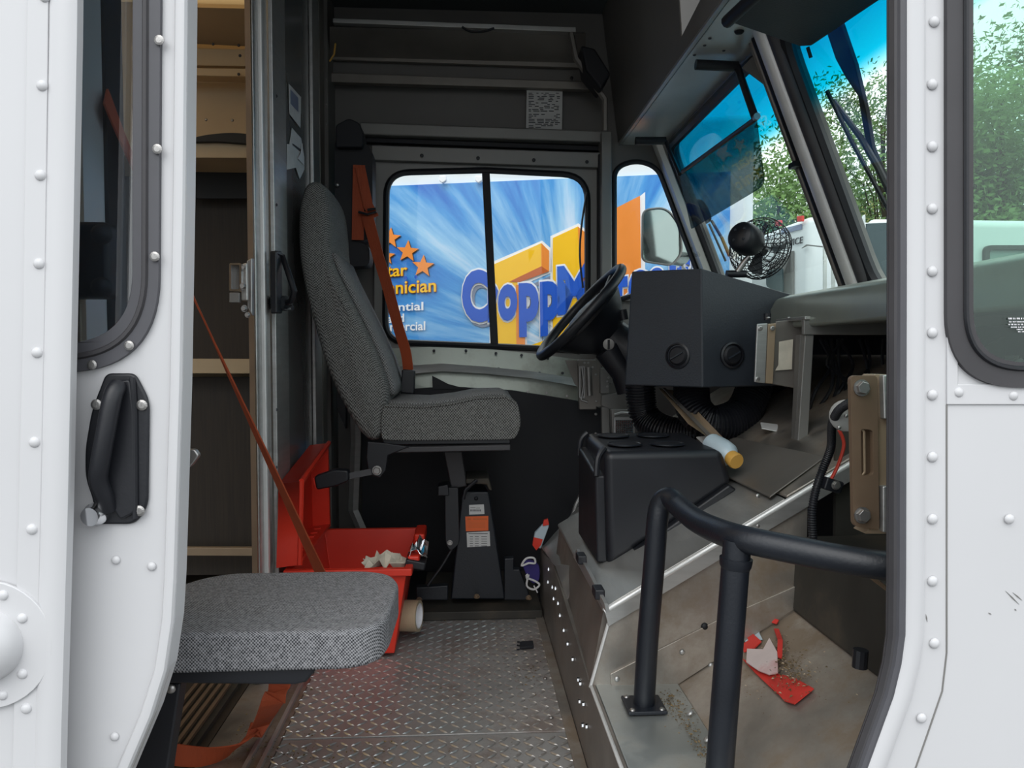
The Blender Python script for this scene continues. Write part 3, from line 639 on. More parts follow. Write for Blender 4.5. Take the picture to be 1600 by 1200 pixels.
# near quarter window
w4 = struct(thing('window_4', (.6, YN, 1.0), 'passenger side quarter window in thick rubber'))
op = px(rp([(1480, -280), (1660, -280), (1720, 606), (1480, 606)], [20, 20, 40, 125], 14), YN-.006)
ip = px(rp([(1521, -240), (1620, -240), (1690, 566), (1521, 566)], [20, 20, 40, 92], 14), YN-.006)
MB().sheet([op, ip], (0, .022, 0)).build('gasket', 'rubber', w4, bevel=.005)
MB().tube(px(rp([(1510, -250), (1630, -250), (1700, 576), (1510, 576)], [20, 20, 40, 100], 14), YN-.007), .0028, 6, closed=True).build('gasket_bead', 'black', w4, smooth=True)
MB().sheet([px(rp([(1515, -250), (1640, -250), (1700, 572), (1515, 572)], [20, 20, 40, 96], 14), YN+.006)], (0, .004, 0)).build('pane', 'glass_green', w4)
b = MB(); random.seed(11)
for qy, xa, hh in ((499, 1576, 2.6), (503.5, 1577, 1.6), (508, 1576, 2.2), (512, 1580, 1.8), (515.5, 1589, 1.6), (519, 1591, 1.6)):
    x = xa
    while x < 1612:
        ww = random.uniform(.8, 2.2); b.prism(px([(x, qy-hh), (x+ww*random.uniform(.3, 1), qy-hh), (x+ww, qy), (x, qy)], YN+.004), (0, .0004, 0)); x += ww+random.choice((.6, .8, 2.0))
tag(b.build('etched_mark', 'whiteprint', w4), kind='stuff')


# ================================================================== CAB FURNITURE
# ---- engine cover and step
XS = .215; YE = 1.34
tl = PX(950, 945, .245); YE = tl.y
def slope_z(x): return .31+(x-.245)*.585
ec = thing('engine_cover', (.5, 1.7, 0), 'dull aluminium engine cover sloping up under the dashboard', 'engine cover')
top = [V(.235, YE, slope_z(.235)), V(.235, 2.02, slope_z(.235)), V(.985, 2.02, slope_z(.985)), V(.985, YE, slope_z(.985))]
zc = lambda x, d=0: slope_z(x)+d
# three top plates
def topplate(nm, x0, x1, y0_, y1_, d, mt, tw=.006):
    return MB().prism([V(x0, y0_, zc(x0, d)), V(x0, y1_, zc(x0, d)), V(x1, y1_, zc(x1, d)), V(x1, y0_, zc(x1, d))], (0, 0, -tw)).build(nm, mt, ec, bevel=.003)
xs = PX(1225, 785, .59)
topplate('top_panel', .235, .56, YE, 1.98, 0, 'alu')
topplate('top_panel', .562, .985, YE, 2.40, .004, 'alu_dirty')
MB().prism([V(.54, YE+.02, zc(.54, .012)), V(.54, 1.95, zc(.54, .012)), V(.64, 1.80, zc(.64, .008)), V(.66, YE+.06, zc(.66, .008))], (0, 0, -.004)).build('overlap_plate', 'alu_dark', ec, bevel=.002)
# front lip (bright rolled edge)
MB().tube([V(.238, YE-.004, zc(.238, -.006)), V(.985, YE-.004, zc(.985, -.006))], .0055, 10).build('rolled_lip', 'edge', ec, smooth=True)
MB().prism([V(.238, YE-.008, zc(.238, -.006)), V(.70, YE-.008, zc(.70, -.006)), V(.70, YE-.008, zc(.70, -.036)), V(.245, YE-.008, zc(.245, -.036))], (0, .006, 0)).build('lip_flange', 'alu', ec, bevel=.001)
# near face with its flange
nl = PX(922, 1080, .215)
face = [V(.215, YE, .165), V(.250, YE, .29), V(.60, YE, zc(.60, -.01)), V(.60, YE, .30), V(.37, YE, .165)]
MB().prism([V(.215, YE, .165), V(.250, YE, .29), V(.60, YE, zc(.60, -.01)), V(.60, YE, .12), V(.37, YE, .12)], (0, .01, 0)).build('side_face', 'alu_dirty', ec)
MB().prism([P(953, 1052, YE), P(955, 1073, YE), P(1050, 1074, YE), P(1130, 1022, YE), P(1242, 950, YE), P(1242, 915, YE), P(1120, 968, YE)], (0, -.004, 0)).build('riveted_flange', 'alu_dirty', ec, bevel=.001)
for qx, qy in ((964, 1061), (1066, 1019), (1111, 1040), (1015, 1048), (948, 1084)): stud('rivet', P(qx, qy, YE-.005), (0, -1, 0), .005, 'alu', ec)
stud('hole', P(1101, 979, YE-.001), (0, -1, 0), .0068, 'void', ec)
for qx, qy in ((1184, 821), (1021, 850), (1184, 775)): stud('rivet', P(qx, qy, YE-.006), (0, -1, .3), .0045, 'steel', ec)
MB().tube([V(.214, YE-.002, .165), V(.248, YE-.002, .287)], .003, 6).build('edge_weld', 'edge', ec)
# rear face of the cover (towards the floor)
MB().prism([V(.2165, YE+.012, .169), V(.24, YE+.012, .30), V(.24, 1.98, .30), V(.225, 1.98, .165)], (.01, 0, 0)).build('rear_face', 'kick', ec)
MB().prism([PX(905, 858, .237), PX(950, 943, .233), PX(953, 957, .233), PX(900, 870, .237)], (-.006, 0, 0)).build('rear_lip', 'alu', ec)
for qx, qy in ((935, 925), (908, 872)):
    c = PX(qx, qy, .228); MB().box(c, (.018, .035, .018)).build('rubber_latch', 'black', ec, bevel=.003)
stp = struct(thing('trim_1', (.215, 1.5, 0), 'riveted aluminium kick plate along the tread floor'))
MB().prism([V(XS, .86, -.02), V(XS, 2.25, -.02), V(XS, 2.25, .18), V(XS, 1.9, .22), V(XS, 1.34, .168), V(XS, .86, .168)], (.008, 0, 0)).build('kick_plate', 'kick', stp)
MB().box((XS-.012, 1.55, .003), (.022, 1.4, .005)).build('floor_flange', 'alu_dirty', stp, bevel=.001)
for qx, qy in ((858, 890), (857, 910), (864, 918), (869, 920), (866, 936), (873, 943), (876, 962), (882, 985), (888, 1006), (896, 1030), (905, 1062), (908, 1068), (907, 1096), (913, 1100), (912, 1133), (918, 1135)):
    stud('bolt', PX(qx, qy, XS-.001), (-1, 0, 0), .0048, 'chrome', stp, 'hex')
for qx, qy in ((857, 975), (860, 1060), (869, 1121)): stud('floor_screw', PZ(qx-8, qy, .003), (0, 0, 1), .005, 'steel', stp)
MB().tube([V(XS, .86, .168), V(XS, YE, .168)], .003, 6).build('bright_corner', 'edge', stp)
# passenger step platform and slanted footwell floor
pf = struct(thing('trim_2', (.4, 1.1, 0), 'passenger foot platform and slanted footwell floor'))
MB().prism([V(XS+.009, .84, .1685), V(XS+.009, YE+.01, .1685), V(.37, YE+.01, .1685), V(.37, .84, .1685)], (0, 0, -.008)).build('platform', 'alu_step', pf, bevel=.002)
MB().prism([V(.37, .84, .166), V(.37, YE+.01, .166), V(.60, YE+.01, .305), V(.60, .84, .305)], (0, 0, -.008)).build('slanted_floor', 'alu_dirty', pf, bevel=.002)
for qx, qy in ((1078, 1114), (1105, 1155)): stud('floor_rivet', PZ(qx, qy, .175), (-.5, 0, .85), .006, 'alu', pf)
# dark inner front box right of the footwell
bx = struct(thing('trim_3', (.65, 1.1, 0), 'grimy dark box filling the front of the footwell'))
MB().prism([V(.575, .84, .29), V(.575, 1.33, .29), V(.575, 1.33, .415), V(.59, 1.30, .43), V(.59, .84, .43)], (.3, 0, 0)).build('front_box', 'soot', bx, bevel=.01, bseg=3)
MB().prism([V(.66, 1.33, .3), V(.66, 1.335, .62), V(.97, 1.335, .78), V(.97, 1.335, .3)], (0, .01, 0)).build('inner_panel', 'soot', bx)
MB().prism([V(.63, .84, .42), V(.63, 1.33, .42), V(.975, 1.33, .44), V(.975, .84, .44)], (0, 0, -.01)).build('ledge', 'soot', bx)
MB().tube([P(1343, 1043, 1.0), P(1345, 1015, 1.0)], .010, 12).build('rubber_foot', 'black', bx)
MB().tube([P(1362, 902, .98), P(1392, 925, .98)], .003, 6).build('bracket_wire', 'tan', bx)

# driver side toe board
tb = thing('toe_board', (.3, 2.0, .15), 'worn bright aluminium toe board left of the black cup holder console', 'panel')
p1, p2, p3, p4 = PX(845, 857, .215), PX(868, 882, .215), PX(912, 880, .30), PX(893, 770, .50)
MB().prism([p1, p2, p3, PX(914, 800, .32), PX(905, 790, .36)], (.0, 0, -.005)).build('sloped_plate', 'alu', tb, bevel=.001)
MB().prism([p2, PX(886, 936, .222), PX(912, 885, .25), p3], (0, 0, -.005)).build('bent_plate', 'chrome' if 0 else 'alu_step', tb)
stud('rivet', PX(892, 877, .262)+V(0, 0, .004), (0, -.3, 1), .005, 'steel', tb)
MB().prism([PX(893, 800, .36), PX(905, 790, .36), PX(918, 820, .34), PX(912, 858, .30)], (.01, 0, 0)).build('side_gusset', 'alu_dark', tb)

# ---- cup holder console
cc = thing('cup_holder_console', (.4, 1.6, .3), 'black moulded cup holder console strapped on the sloping engine cover', 'console')
Yc0, Yc1 = 1.50, 1.77
def cpoly(Y, grow=0):
    return [P(943, 708, Y), P(1132, 706, Y), P(1141, 768, Y), P(950, 893, Y)]
fr = [P(945, 706, Yc0), P(1130, 704, Yc0), P(1146, 757, Yc0), P(950, 888, Yc0)]
bk = [V(p.x*1.0, Yc1, p.z+.01) for p in fr]
cb = MB(); cb.hexa(fr, bk); cbo = cb.build('console_body', 'black', cc, bevel=.016, bseg=4)
# flange along the slope
f0 = [P(940, 898, Yc0-.015), P(952, 905, Yc0-.015), P(1152, 765, Yc0-.015), P(1140, 757, Yc0-.015)]
MB().prism(f0, (0, .30, 0)).build('base_flange', 'black', cc, bevel=.005)
# left pocket
lf = [V(fr[0].x-.02, Yc0+.01, fr[0].z-.01), V(fr[0].x-.02, Yc1-.01, fr[0].z), V(fr[3].x-.018, Yc1-.01, fr[3].z+.02), V(fr[3].x-.018, Yc0+.01, fr[3].z+.01)]
MB().prism([V(fr[0].x-.016, Yc0+.02, fr[0].z-.05), V(fr[0].x-.016, Yc1-.02, fr[0].z-.02), V(fr[0].x-.016, Yc1-.02, fr[3].z+.01), V(fr[0].x-.012, Yc0+.02, fr[3].z+.005)], (.03, 0, 0)).build('side_pocket', 'black', cc, bevel=.006, bseg=3)
MB().tube(sm([V(fr[0].x-.014, Yc0+.015, fr[0].z-.05), V(fr[0].x-.010, Yc0+.02, fr[0].z-.015), V(fr[0].x+.005, Yc0+.03, fr[0].z+.004)], 5), .006, 8).build('pocket_rim', 'black', cc, smooth=True)
MB().tube(sm([V(fr[0].x-.014, Yc1-.02, fr[0].z-.04), V(fr[0].x-.010, Yc1-.02, fr[0].z-.005), V(fr[0].x+.005, Yc1-.02, fr[0].z+.012)], 5), .006, 8).build('pocket_rim', 'black', cc, smooth=True)
zt_ = fr[0].z
for cx, cy in ((fr[0].x+.055, 1.575), (fr[0].x+.145, 1.575), (fr[0].x+.055, 1.70), (fr[0].x+.145, 1.70)):
    c = V(cx, cy, zt_+.0065+(cy-Yc0)/.27*.01)
    MB().lathe([(.036, -.004), (.036, -.0012), (.033, -.0006), (.031, -.002), (.03, -.003), (0, -.003)], c, (0, 0, 1), 24).build('cup_well_rim', 'blackblue', cc, smooth=True)
    MB().lathe([(.030, -.003), (.030, -.0016), (0, -.0016)], c, (0, 0, 1), 24).build('cup_well', 'void', cc)

# ---- bottle, card, papers behind console
bt = thing('small_bottle', P(1150, 705, 1.52), 'pale blue white plastic bottle with amber cap lying behind the black console', 'bottle')
a, c = P(1108, 690, 1.60), P(1152, 722, 1.50); ax = (c-a)
MB().lathe([(.010, 0), (.022, .01), (.026, .05), (.025, .07), (.016, .085), (.012, .089)], a, ax, 16).build('bottle_body', 'blue_white', bt, smooth=True)
MB().lathe([(.016, .086), (.017, .102), (.015, .106)], a, ax, 16).build('cap', 'yellowcap', bt, smooth=True)
tag(MB().prism([P(1030, 608, 1.95), P(1060, 612, 1.95), P(1135, 690, 1.62), P(1130, 700, 1.62), P(1075, 662, 1.75)], (.0, .004, .002)).build('cardboard_strip', 'tanlight'), 'long tan cardboard strip leaning behind the console under the black box', 'cardboard')
tag(MB().prism([P(1035, 606, 1.93), P(1040, 606, 1.93), P(1122, 690, 1.60), P(1112, 688, 1.60)], (0, .01, 0)).build('metal_brace', 'alu_dark'), 'dark metal brace slanting down behind the cup holder console', 'brace')
tag(MB().prism([P(1088, 684, 1.72), P(1120, 680, 1.75), P(1140, 700, 1.68), P(1105, 700, 1.66)], (0, 0, .002)).build('folded_paper', 'paper'), 'white folded paper beside the pale blue bottle', 'paper')
tag(MB().prism([P(1188, 661, 1.72), P(1235, 667, 1.72), P(1232, 678, 1.68), P(1190, 670, 1.68)], (0, 0, .002)).build('paper_tag', 'paper'), 'white paper tag lying on the engine cover left of the metal post', 'paper')

# ---- dash box
db = thing('instrument_box', (.55, 1.9, .65), 'large charcoal box shaped instrument housing with two round vents facing the door', 'instrument housing')
A0, A1 = P(976, 602, 1.83), P(987, 424, 1.83)
B0, B1 = P(1098, 606, 1.70), P(1096, 419, 1.70)
C0, C1 = P(1256, 602, 1.76), P(1253, 478, 1.76); C2 = P(1240, 461, 1.76)
lowz = lambda p, q: V(p.x, p.y, q)
bk_a, bk_c = V(.60, 2.28, 0), V(.88, 2.0, 0)
m = MB()
vs = [A0, B0, C0, V(.86, 2.05, C0.z), V(.62, 2.3, A0.z), A1, B1, C2, C1, V(.86, 2.05, C2.z), V(.62, 2.3, A1.z)]
m.add(vs, [[0, 1, 6, 5], [1, 2, 8, 7, 6], [2, 3, 9, 8], [8, 9, 7], [3, 4, 10, 9], [4, 0, 5, 10], [5, 6, 7, 9, 10], [0, 4, 3, 2, 1]])
m.build('housing', 'dash', db, bevel=.004, bseg=3)
nA = (B0-A0).cross(A1-A0).normalized(); nA = nA if nA.y < 0 else -nA
nC = (C0-B0).cross(B1-B0).normalized(); nC = nC if nC.y < 0 else -nC
for (qx, qy, o_, n_) in ((1060, 556, A0, nA), (1143, 555, B0, nC)):
    c = PP(qx, qy, o_, n_)
    v_ = MB().lathe([(.030, 0), (.030, .006), (.026, .008), (.024, .002)], c, n_, 28).build('air_vent', 'black', db, smooth=True)
    MB().lathe([(.023, 0.001), (.023, .004), (.018, .009), (0, .010)], c, n_, 24).build('vent_ball', 'void', v_, smooth=True)
    ang = n_.cross(V(0, 0, 1)).normalized()
    MB().box(c+n_*.011, (.034, .004, .003), Matrix((ang, n_, V(0, 0, 1))).transposed() @ Matrix.Rotation(.5, 3, 'Y')).build('vent_vane', 'dash', v_)
stud('screw', PP(1084, 479, A0, nA), nA, .0035, 'black', db)
# side bracket
bk2 = thing('mounting_bracket', P(1215, 550, 1.6), 'bolted metal bracket with tan strip of old tape at the right of the instrument box', 'bracket')
MB().prism(px([(1212, 502), (1257, 498), (1250, 608), (1205, 600)], 1.62), (0, .005, 0)).build('bracket_plate', 'alu_dark', bk2, bevel=.002)
MB().prism(px([(1183, 506), (1200, 505), (1196, 599), (1179, 597)], 1.60), (0, .006, 0)).build('bracket_flange', 'alu', bk2, bevel=.002)
MB().prism(px([(1200, 506), (1213, 505), (1208, 600), (1196, 599)], 1.605), (0, .01, 0)).build('bracket_web', 'tanlight', bk2, bevel=.002)
MB().tube(px([(1256, 500), (1253, 608)], 1.61), .0022, 6).build('bracket_edge', 'alu', bk2)
for qx, qy in ((1188, 513), (1184, 592), (1207, 513)): stud('bolt', P(qx, qy, 1.598), (0, -1, 0), .0052, 'steel', bk2, 'screw')
for qx, qy in ((1250, 557), (1247, 600)): stud('bolt', P(qx, qy, 1.615), (0, -1, 0), .005, 'steel', bk2)
MB().prism(px([(1217, 534), (1239, 530), (1237, 577), (1211, 579), (1216, 570)], 1.615), (0, -.001, 0)).build('masking_tape', 'cream', bk2)
MB().tube([P(1199, 500, 1.66), P(1199, 490, 1.66)], .008, 10).build('rubber_grommet', 'black', bk2)

# ---- dash shelf frame and post
sf = thing('dash_shelf_frame', (.8, 1.54, .19), 'grey metal shelf rail with a vertical post under the windshield', 'shelf frame')
r1 = P(1256, 497, 1.54); r2 = P(1256, 523, 1.54)
MB().prism([r1, V(.975, 1.54, r1.z), V(.975, 1.54, r2.z), r2], (0, .012, 0)).build('shelf_rail', 'grey_mid', sf, bevel=.002)
MB().box(((r1.x+.975)/2, 1.61, r1.z), (.975-r1.x, .15, .008)).build('shelf_top', 'alu', sf, bevel=.002)
zp = zc(.67, .0)
MB().prism([P(1258, 523, 1.545), P(1272, 523, 1.545), P(1262, 698, 1.545), P(1246, 698, 1.545)], (0, .02, 0)).build('post', 'grey_mid', sf, bevel=.002)
MB().prism([P(1250, 523, 1.56), P(1258, 523, 1.56), P(1248, 698, 1.56), P(1242, 698, 1.56)], (0, .02, 0)).build('post_side', 'grey', sf)
MB().tube([P(1245, 699, 1.53), P(1249, 706, 1.53), P(1262, 712, 1.52)], .003, 6).build('post_clip', 'steel', sf)
for qx in (1200, 1232, 1268): stud('screw', P(qx, 497, 1.6), (0, 0, 1), .005, 'steel', sf)

# ---- corrugated air hoses
def hose(path, r, name, lab, mt='black', pitch=.008, group=None):
    pts = sm(path, 10); L_ = [0]
    for i in range(1, len(pts)): L_.append(L_[-1]+(pts[i]-pts[i-1]).length)
    n = int(L_[-1]/pitch*4); res = []; j = 0
    for k in range(n+1):
        s_ = L_[-1]*k/n
        while j < len(L_)-2 and L_[j+1] < s_: j += 1
        t = (s_-L_[j])/max(1e-9, L_[j+1]-L_[j]); res.append(pts[j].lerp(pts[j+1], t))
    o = MB().tube(res, lambda i: r*(1, 1.0, .86, .86)[i % 4], 16).build(name, mt, smooth=False)
    return tag(o, lab, 'hose', group)
hose([P(1080, 600, 1.9), P(1085, 640, 1.85), P(1115, 662, 1.82), P(1160, 645, 1.85), P(1180, 600, 1.9)], .045, 'air_hose', 'fat ribbed black air hose looping just below the instrument box')
hose([P(1000, 600, 2.1), P(1008, 650, 2.1), P(1045, 674, 2.05), P(1120, 676, 2.0), P(1190, 655, 2.0), P(1240, 600, 2.0)], .042, 'air_hose', 'long ribbed black air hose sagging behind the cup holder console')

# ---- steering wheel and column
sw = thing('steering_wheel', P(908, 487, 2.25), 'black steering wheel on its column left of the instrument box', 'steering wheel')
sc_ = P(908, 490, 2.25); a_ = P(846, 556, 2.25); b_ = P(968, 420, 2.25); rad = (b_-a_).length/2; sc_ = (a_+b_)/2
d = (b_-a_).normalized(); axn = V(-d.z, -.03, d.x).normalized(); axn = (axn-d*axn.dot(d)).normalized(); e = axn.cross(d)
MB().tube([sc_+(d*math.cos(t)+e*math.sin(t))*rad for t in [2*math.pi*i/48 for i in range(48)]], .0145, 12, closed=True).build('rim', 'black', sw, smooth=True)
MB().lathe([(0, .004), (.10, .004), (.125, -.004), (.13, -.015), (.10, -.06), (.065, -.10), (.055, -.13)], sc_-axn*.012, axn, 28).build('hub_shroud', 'black', sw, smooth=True)
MB().lathe([(0, .018), (.05, .012), (.068, 0)], sc_-axn*.012, axn, 28).build('hub_pad', 'dash', sw, smooth=True)
for t in (.35, math.pi-.35, math.pi+.6, -.6): 
    u = d*math.cos(t)+e*math.sin(t); MB().tube([sc_-axn*.02+u*.05, sc_-axn*.016+u*.11, sc_+u*(rad-.005)], .014, 8, flat=.5, up=axn).build('spoke', 'black', sw, smooth=True)
cst = P(948, 524, 2.25); ce_ = P(1000, 560, 2.2)
MB().tube([sc_-axn*.10, cst, ce_], lambda i: (.05, .062, .058)[i], 18).build('column_shroud', 'black', sw, smooth=True)
MB().tube([P(948, 545, 2.2), P(975, 580, 2.2), P(985, 610, 2.2)], .04, 12).build('lower_shroud', 'black', sw, smooth=True)
MB().lathe([(.016, 0), (.016, .01), (.008, .012)], P(951, 538, 2.17), (-.2, -1, 0), 18).build('ignition_ring', 'grey_mid', sw, smooth=True)
MB().box(P(951, 538, 2.155), (.005, .01, .026)).build('ignition_key_slot', 'black', sw)
MB().tube([P(975, 500, 2.2), P(972, 484, 2.2)], .014, 10).build('control_knob', 'black', sw, smooth=True)
MB().tube([P(885, 548, 2.25), P(905, 552, 2.25), P(925, 545, 2.25)], .004, 6).build('tilt_lever', 'chrome', sw)

# ---- door latch hardware and pedal area grille
dl = thing('door_latch', P(925, 600, 2.5), 'greasy metal door latch with rods hanging below the driver window', 'latch')
MB().prism(px([(903, 562), (932, 562), (932, 640), (905, 640)], 2.50), (0, .02, 0)).build('latch_plate', 'alu_dark', dl, bevel=.003)
MB().prism(px([(883, 563), (903, 563), (903, 605), (898, 600)], 2.52), (0, .006, 0)).build('latch_wing', 'alu_dark', dl)
MB().tube(px([(909, 572), (912, 600), (908, 625), (918, 628)], 2.49), .004, 6).build('latch_rod', 'steel', dl, smooth=True)
MB().tube(px([(920, 574), (922, 618)], 2.485), .009, 8).build('latch_lever', 'steel', dl, smooth=True)
MB().sheet([px(rp([(905, 572), (914, 572), (914, 622), (905, 622)], 2), 2.49), px(rp([(907, 575), (912, 575), (912, 619), (907, 619)], 1), 2.49)], (0, .004, 0)).build('latch_loop', 'steel', dl)
for qx, qy in ((913, 567), (919, 567), (908, 574), (926, 574), (908, 622), (932, 627), (931, 585)): stud('latch_screw', P(qx, qy, 2.488), (0, -1, 0), .004, 'steel', dl, 'screw')
MB().prism(px([(931, 560), (940, 560), (940, 635), (931, 635)], 2.50), (0, .02, 0)).build('latch_post', 'alu_dark', dl)
hb_ = thing('dash_brace', P(955, 620, 2.45), 'grey sheet metal brace between the latch and the instrument box', 'brace')
MB().prism(px([(940, 618), (985, 610), (1000, 640), (958, 640), (940, 634)], 2.45), (0, .01, 0)).build('gusset', 'grey_mid', hb_, bevel=.002)
MB().prism(px([(938, 575), (952, 575), (952, 615), (938, 615)], 2.46), (0, .02, 0)).build('tab', 'grey_mid', hb_, bevel=.002)
MB().prism(px([(940, 636), (952, 636), (953, 690), (941, 690)], 2.46), (0, .02, 0)).build('upright', 'grey_mid', hb_, bevel=.002)
for qx, qy in ((949, 596), (949, 604), (951, 590)): stud('screw', P(qx, qy, 2.455), (0, -1, 0), .004, 'steel', hb_, 'screw')
gr = thing('vent_grille', P(978, 665, 2.35), 'small bright wire mesh vent grille above the cup holder console', 'grille')
MB().prism(px([(955, 640), (996, 640), (996, 690), (957, 690)], 2.37), (0, .03, 0)).build('grille_box', 'grey_mid', gr, bevel=.004)
MB().sheet([px(rp([(959, 652), (992, 652), (992, 688), (959, 688)], 3), 2.36), px(rp([(962, 656), (989, 656), (989, 686), (962, 686)], 2), 2.36)], (0, .01, 0)).build('grille_frame', 'alu', gr)
b = MB()
for i in range(9): b.tube(px([(963+i*3.2, 656), (963+i*3.2, 686)], 2.355), .0012, 4)
for i in range(9): b.tube(px([(962, 657+i*3.5), (989, 657+i*3.5)], 2.354), .0012, 4)
b.build('wire_mesh', 'chrome', gr)
MB().tube(px([(960, 648), (970, 645), (990, 646)], 2.355), .004, 6).build('grille_handle', 'alu', gr, smooth=True)

# ---- grab rail
gl = thing('grab_rail', P(1005, 1105, 1.25), 'black tubular grab rail with two posts beside the passenger footwell', 'grab rail')
post1 = PZ(1006, 1105, .17); Yp = post1.y
top1 = P(1038, 782, Yp)
path = [post1+V(0, 0, .0), P(1012, 1000, Yp), P(1022, 880, Yp), P(1027, 815, Yp), P(1033, 787, Yp), P(1046, 778, Yp-.01), P(1062, 792, Yp-.04), P(1088, 813, Yp-.12), P(1118, 828, Yp-.20), P(1160, 842, Yp-.27), P(1240, 859, Yp-.31), P(1330, 876, Yp-.34), P(1400, 886, Yp-.36)]
MB().tube(sm(path, 7), .0175, 18).build('bent_tube', 'blackblue', gl, smooth=True)
p2t = P(1152, 850, Yp-.265); base2 = V(P(1126, 1200, p2t.y).x-.004, p2t.y, .17)
MB().tube([p2t+V(0, 0, .005), base2], .0178, 18).build('post', 'blackblue', gl, smooth=True)
MB().lathe([(.021, 0), (.020, .01), (.018, .014)], p2t+(base2-p2t).normalized()*.018, (base2-p2t), 18).build('weld_collar', 'blackblue', gl, smooth=True)
for pb in (post1, base2):
    ft = MB().box(pb+V(0.0, .0, .004), (.064, .062, .006)).build('foot_plate', 'blackblue', gl, bevel=.002)
    for dx, dy in ((-.024, -.024), (.024, -.024), (-.024, .024)): stud('foot_bolt', pb+V(dx, dy, .007), (0, 0, 1), .005, 'steel', ft)
# paint chips
MB().lathe([(.004, 0), (0, .0008)], P(1073, 786, Yp-.055), (0, -1, .6), 8).build('rust_chip', 'tan', gl)

# ---- brown bracket handle near the door post
bh = thing('door_post_bracket', P(1355, 700, .93), 'tan bolted steel bracket with a long slot on the right door post', 'bracket')
Yb_ = .935
MB().sheet([px(rp([(1329, 587), (1371, 587), (1374, 828), (1334, 823)], [9, 7, 7, 10]), Yb_), px(rp([(1345, 670), (1364, 672), (1365, 742), (1346, 744)], 6), Yb_)], (0, .008, 0)).build('face_plate', 'tan', bh, bevel=.002)
MB().prism(px([(1340, 664), (1368, 664), (1368, 750), (1340, 750)], Yb_+.014), (0, .004, 0)).build('slot_back', 'tan', bh)
MB().tube(px(rp([(1345, 670), (1350, 674), (1351, 738), (1346, 744)], 2), Yb_+.003), .0015, 5).build('worn_slot_edge', 'tanlight', bh)
MB().prism(px(rp([(1366, 585), (1390, 585), (1390, 834), (1350, 834), (1366, 822)], 4), Yb_+.006), (0, .03, 0)).build('side_flange', 'tanlight', bh, bevel=.003)
MB().prism(px([(1380, 586), (1400, 586), (1400, 655), (1382, 655)], Yb_-.004), (0, .02, 0)).build('mounting_tab', 'alu', bh, bevel=.002)
MB().prism(px([(1380, 760), (1400, 760), (1400, 836), (1380, 832)], Yb_-.004), (0, .02, 0)).build('mounting_tab', 'alu', bh, bevel=.002)
for qx, qy in ((1346, 606), (1347, 805)):
    stud('bolt', P(qx, qy, Yb_-.001), (0, -1, .05), .0085, 'steel', bh, 'hex'); MB().prism(px([(qx+7, qy-5), (qx+12, qy-5), (qx+12, qy+5), (qx+7, qy+5)], Yb_-.001), (0, .001, 0)).build('bolt_slot', 'void', bh)

# ---- wiring
hose([P(1330, 628, 1.06), P(1310, 642, 1.10), P(1300, 665, 1.14), P(1298, 700, 1.18), P(1285, 735, 1.2), P(1275, 765, 1.2), P(1269, 800, 1.2), P(1271, 850, 1.2)], .0068, 'wiring_loom', 'thin ribbed black wiring loom hanging left of the tan bracket', 'black', .004)['category'] = 'cable'
tag(MB().tube(sm([P(1311, 672, 1.2), P(1317, 685, 1.2), P(1318, 700, 1.2), P(1309, 728, 1.2), P(1299, 748, 1.2)], 8), .0028, 8).build('red_wire', 'redwire', smooth=True), 'short red wire curving down beside the ribbed loom', 'cable')
sp_ = thing('round_switch', P(1322, 648, 1.12), 'grey round riveted disc behind the ribbed loom', 'switch')
MB().lathe([(.024, 0), (.024, .008), (.02, .010)], P(1322, 650, 1.12), (-.5, -1, .2), 20).build('disc', 'grey_mid', sp_, smooth=True)
for qx, qy in ((1311, 668), (1322, 650), (1325, 636)): stud('rivet', P(qx, qy, 1.105), (-.4, -1, 0), .003, 'steel', sp_)
cnn = thing('wire_connector', P(1297, 755, 1.2), 'black wire connector below the red wire', 'connector')
MB().box(P(1297, 757, 1.2), (.03, .03, .02), Matrix.Rotation(.3, 3, 'Y')).build('connector_body', 'black', cnn, bevel=.003)
stud('ring_bolt', P(1306, 758, 1.18), (0, -1, 0), .006, 'steel', cnn, 'hex')
b = MB(); random.seed(3)
for k in range(9):
    x0 = random.uniform(1280, 1400); b.tube(sm([P(x0, 530, 1.7), P(x0+random.uniform(-25, 25), 570, 1.7), P(x0+random.uniform(-20, 30), 610, 1.68), P(x0-20, 650, 1.7)], 5), .004, 6)
tag(b.build('under_dash_wires', 'black'), 'tangle of dark wires in the shadow under the dash shelf', 'cable', None, 'stuff')

# ---- fan
fn = thing('dash_fan', P(1155, 425, 1.85), 'small black wire cage fan clamped on top of the instrument box', 'fan')
fc = P(1187, 388, 1.86); fx = V(-.68, -.56, .22).normalized()
u = fx.orthogonal().normalized(); v_ = fx.cross(u)
def fcirc(r, h, n=40): return [fc+fx*h+(u*math.cos(2*math.pi*i/n)+v_*math.sin(2*math.pi*i/n))*r for i in range(n)]
b = MB()
for r, h in ((.076, -.004), (.075, .012), (.068, .026), (.058, .037), (.046, .045), (.074, -.018), (.066, -.030), (.054, -.038), (.042, -.043), (.030, -.046), (.018, -.048)):
    b.tube(fcirc(r, h), .0011, 4, closed=True)
for k in range(34):
    a = 2*math.pi*k/34; pts = []
    for r, h, tw in ((.04, .047, 0), (.058, .037, .08), (.07, .022, .18), (.076, .0, .28), (.070, -.025, .42), (.052, -.039, .62), (.03, -.046, .85), (.012, -.049, 1.1)):
        pts.append(fc+fx*h+(u*math.cos(a+tw)+v_*math.sin(a+tw))*r)
    b.tube(pts, .0009, 4, cap=False)
b.build('wire_cage', 'black', fn)
MB().lathe([(.018, .012), (.030, .03), (.036, .045), (.038, .075), (.034, .092), (.028, .098), (0, .1)], fc, fx, 26).build('motor', 'black', fn, smooth=True)
